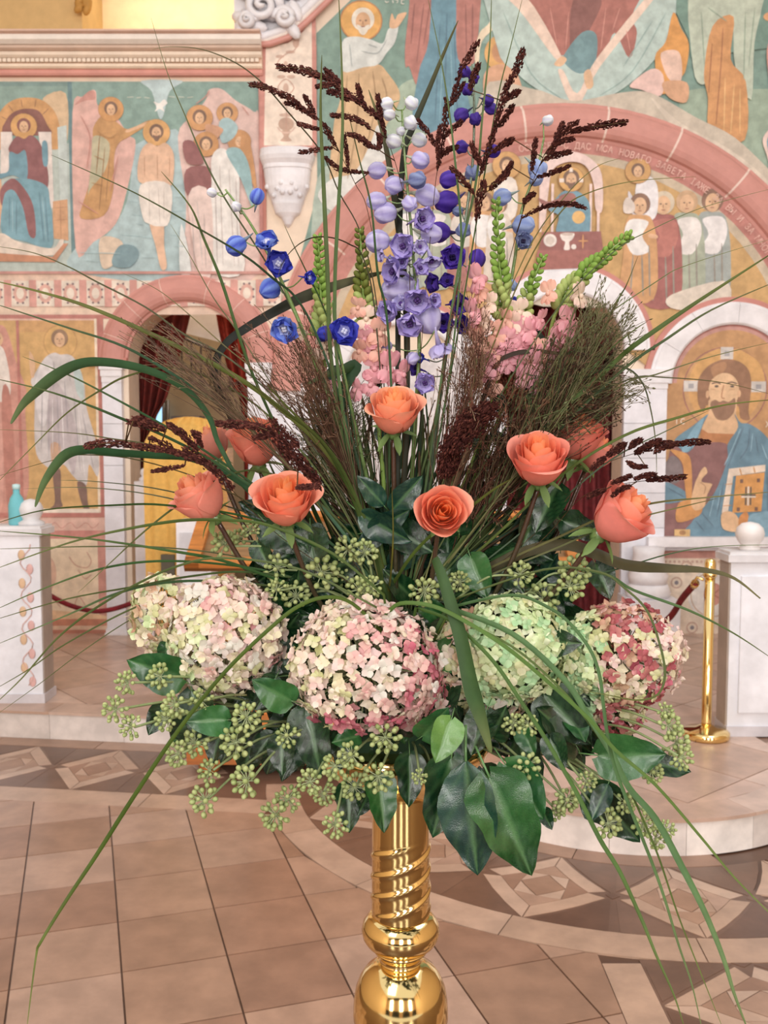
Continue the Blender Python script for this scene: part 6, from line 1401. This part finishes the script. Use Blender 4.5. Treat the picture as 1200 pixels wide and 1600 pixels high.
plume('dark plume leaning right across the big pink arch', c3('565,545 430,565 330,580 230,650 180,740 120,900')+[(790, 430), (740, 640), (660, 880)], [[1.4]+c3('565,545 500,550 430,562 380,575'), c3('400,570 360,578 320,590'), [1.3]+c3('345,545 290,585 245,650 220,690'), c3('330,620 280,630 240,650'), c3('320,678 260,690 200,712'), c3('165,620 155,690 145,760'), c3('312,738 250,765 170,790'), [.9]+c3('385,928 320,910 250,912 180,930 100,972'), c3('155,865 130,880 110,905'), c3('285,550 265,590 250,620'), c3('60,620 30,640 -10,660'), c3('48,742 30,780 -5,805')], 1.18, 1.23, 8)
plume('dark plume pointing left past the far left rose', c4('390,850 500,835 620,850 760,870 900,920 1000,1000 1060,1070')+[(440, 840), (560, 920)], [[1.4]+c4('388,850 440,838 520,838 620,850'), [1.2]+c4('600,845 680,858 740,868'), c4('740,868 830,890 920,930'), [1.3]+c4('575,740 640,755 740,778'), c4('750,748 790,780 835,825'), c4('862,785 885,810 900,852'), c4('670,810 750,850 850,912'), [.8]+c4('680,962 750,950 825,935'), c4('800,775 840,820 880,870'), [1.5]+c4('880,900 960,960 1040,1040'), c4('600,720 660,740 730,770'), [1.4]+c4('820,860 900,910 970,960')], 1.08, 1.17, 9)
plume('dark plume crossing in front of the half-hidden upper left rose', z91('310,315 430,320 560,335 650,400 740,520 820,640')+[(520, 830), (590, 930)], [[1.5]+z91('310,315 380,318 450,322 520,330'), [1.4]+z91('500,325 560,345 620,380'), z91('505,392 550,385 605,372'), [2.2]+z91('600,360 660,430 710,500'), [2.4]+z91('660,430 730,500 790,570'), [1.6]+z91('780,560 830,610 850,660'), z91('735,655 790,655 850,640'), [1.5]+z91('600,300 680,380 740,430')], 1.05, 1.17, 9)
plume('dark plume pointing right over the painted maroon tunic', z93('1185,330 1050,335 920,340 780,390 560,470 430,600')+[(840, 830), (720, 930)], [[1.2]+z93('1190,330 1120,328 1050,335 980,340'), [1.3]+z93('980,335 900,345 820,370 780,390'), z93('805,315 770,335 740,365'), z93('915,315 860,340 800,370'), [.9]+z93('832,468 790,470 755,460 725,440'), [1.3]+z93('715,345 670,370 620,410'), z93('600,420 560,450 520,490'), z93('1000,345 950,355 880,390')], 1.12, 1.2, 8.5)
plume('short dark plume pointing right just above the far right rose', z93('1055,520 950,535 750,560 600,590 450,660')+[(840, 850), (720, 940)], [[1.2]+z93('1055,525 980,535 900,540 840,545'), z93('885,512 830,520 770,540'), z93('750,520 700,540 640,565'), z93('740,580 690,600 640,640'), z93('600,600 550,620 500,650')], 1.1, 1.2, 8)
plume('thick dark clump plume right above the camera-facing rose', z92('830,310 740,370 650,440 570,550 530,700')+[(680, 820), (640, 940)], [[3]+z92('835,310 790,335 740,370'), [4.2]+z92('760,350 710,410 650,470'), [4]+z92('680,430 620,500 580,560'), [3.2]+z92('590,540 550,620 530,720'), [2.4]+z92('620,620 580,680 540,730'), [2]+z92('640,380 640,440 620,500')], 1.14, 1.2, 9)
plume('reddish brown fuzzy plume right of the centre behind the pink florets', [(800, 545), (795, 600), (785, 650), (750, 760), (680, 900)], [[4, (790, 548), (792, 570), (795, 595)], [4.5, (800, 560), (796, 600), (790, 632)], [3, (775, 560), (782, 600), (780, 630)], [3, (812, 590), (805, 615), (800, 640)]], 1.25, 1.27, 9, [srgb('#8a5240'), srgb('#7a4034'), srgb('#95604a')])
plume('small dark plume end inside the right grass cloud before the red curtain', [(945, 560), (930, 600), (900, 680), (800, 820)], [[3, (930, 545), (945, 560), (950, 580)], [2, (950, 590), (940, 620), (930, 650)]], 1.27, 1.28, 8)
# ---- airy panicles ----
def airy(label, base, axis, tips, n, cols, Y0, Y1, sp=.8, lw=.00040, jitter=22, nspk=6):
    """fine panicle; axis pixels base->top; tips: list of (x,y,rx,ry) ellipses the filaments end in"""
    A = cr(axis, 5); m = len(A); t = thing('airy_grass', label, 'airy grass', PT(axis[0][0], axis[0][1], Y0), 'airy grass panicles')
    P3 = [PT(p[0], p[1], Y0) for p in A]; mb = MB(); mb.tube(P3, .0011, srgb('#6a6c44'), 5); mb.build('stalk', 'blade', t)
    mb = MB()
    for i in range(n):
        tx_, ty_, rx, ry = rnd.choice(tips); a_ = U(0, 6.28); k = sqrt(U(0, 1)); x = tx_+rx*k*cos(a_); y = ty_+ry*k*sin(a_); Yt = U(Y0-.05, Y1)
        j = int(U(.25, .98)*(m-1)); s_ = P3[j]; e = PT(x, y, Yt); c = mul(srgb(rnd.choice(cols)), .68); mid = (s_+e)/2+V((U(-1, 1), U(-1, 1), U(-.3, 1)))*.020
        q_ = [V(tuple(z)) for z in cr([s_, mid, e], 3)]; mb.tube(q_, [lw*1.2]*3+[lw]*3+[lw*.8]*(len(q_)-6), c, 3, False)
        for k2 in range(nspk):
            f = U(.45, 1.0)*(len(q_)-1); a = int(min(f, len(q_)-2)); p = q_[a]+(q_[a+1]-q_[a])*(f-a); d = ((q_[-1]-q_[-2]).normalized()+rvec()*.55).normalized(); L = U(.004, .009)
            mb.tube([p, p+d*L], lw*.7, c, 3, False); mb.octa(p+d*(L+.0015), d, U(.004, .007)*sp, .0010*sp, c)
    mb.build('panicle', 'blade', t, kind='stuff')
br_ = ['#6a4a38', '#7a5a44', '#5a3f30', '#8a7058']; gr_ = ['#5f6a40', '#6f7a50', '#54603c', '#7a7a54']; rd_ = ['#7a4a3c', '#8a5a48', '#6a3c32']
airy('brown airy grass at the left between arch and snapdragons', None, [(590, 900), (560, 780), (520, 690), (490, 620)], [(450, 580, 70, 60), (420, 540, 60, 70), (500, 640, 50, 60), (480, 520, 40, 40)], 150, br_, 1.2, 1.27)
airy('fine pale brown grass reaching far left over the pink arch foot', None, [(560, 880), (460, 740), (380, 660), (320, 610)], [(230, 520, 55, 30), (290, 560, 60, 40), (340, 600, 50, 50), (250, 560, 50, 40)], 90, ['#7f6050', '#6a5442', '#8a7458'], 1.15, 1.25, .7)
airy('dense grey-brown airy grass cloud on the right above the roses', None, [(680, 900), (780, 780), (850, 690), (900, 600)], [(880, 580, 60, 70), (930, 560, 50, 60), (850, 630, 70, 50), (900, 640, 70, 45), (860, 560, 50, 40), (950, 620, 30, 50)], 430, br_+gr_+['#4a3428', '#3f4a30', '#4a3428'], 1.2, 1.29, 1.1, .0005)
airy('feathery light tips of grass in front of the right marble arch', None, [(700, 880), (820, 720), (890, 620), (930, 550)], [(950, 490, 45, 40), (985, 520, 30, 50), (930, 460, 35, 35), (1000, 610, 20, 20)], 120, ['#6c6e48', '#7a7450', '#8a8060'], 1.18, 1.26, 1.0)
airy('brown airy grass between the pink florets and the violet spire', None, [(660, 920), (700, 780), (730, 650), (745, 560)], [(735, 480, 35, 60), (760, 540, 45, 60), (720, 600, 45, 60), (760, 660, 50, 50)], 150, rd_+br_, 1.17, 1.26)
airy('tangled brown grass behind the large right rose', None, [(660, 920), (740, 820), (790, 740), (810, 660)], [(800, 640, 60, 50), (780, 720, 50, 50), (760, 780, 50, 50), (850, 660, 50, 40)], 260, br_+rd_+['#8a7a62'], 1.22, 1.29)
airy('brown tangle between the left roses and the centre stems', None, [(600, 920), (560, 820), (530, 740), (510, 690)], [(540, 700, 55, 70), (500, 660, 50, 60), (560, 640, 40, 50), (470, 700, 45, 50)], 240, br_+gr_, 1.24, 1.29)
# ---- bundle of bare stems and narrow leaves filling the middle ----
t = thing('stem_bundle', 'dense bundle of green and brown stems rising behind the centre roses', 'stems', BASE, 'stem bundles')
for i in range(150):
    x0 = 610+U(-60, 60); x1 = 640+U(-190, 230); y1 = U(560, 760)+abs(x1-640)*.25; Yb = U(1.24, 1.34); c = srgb(rnd.choice(['#3c5230', '#2c4228', '#4a3a28', '#55663c', '#3a2c22', '#2f4a38', '#5c6a40']))
    A = [PT(x1, y1, Yb), PT(x1*.55+x0*.45+U(-12, 12), (y1+930)/2, Yb), PT(x0, 945, 1.27)]
    mb = MB(); w_ = U(.0009, .0026); mb.tube([V(tuple(z)) for z in cr(A, 4)], [w_*.5]+[w_]*8, c, 5); mb.build('stem', 'blade', t)
for i in range(80):
    x1 = 640+U(-240, 250); y1 = U(620, 860); x0 = 620+(x1-620)*.35; Yb = U(1.22, 1.32)
    blade([(x1, y1), ((x1*.6+x0*.4)+U(-8, 8), (y1+940)/2-10), (x0, 940)], U(5, 13), rnd.choice(['#2c4a30', '#35562f', '#24402c', '#4a5c34', '#3a5a4a']), Yb, 1.27, parent=t, base_in=False, tw=U(-.6, .6))
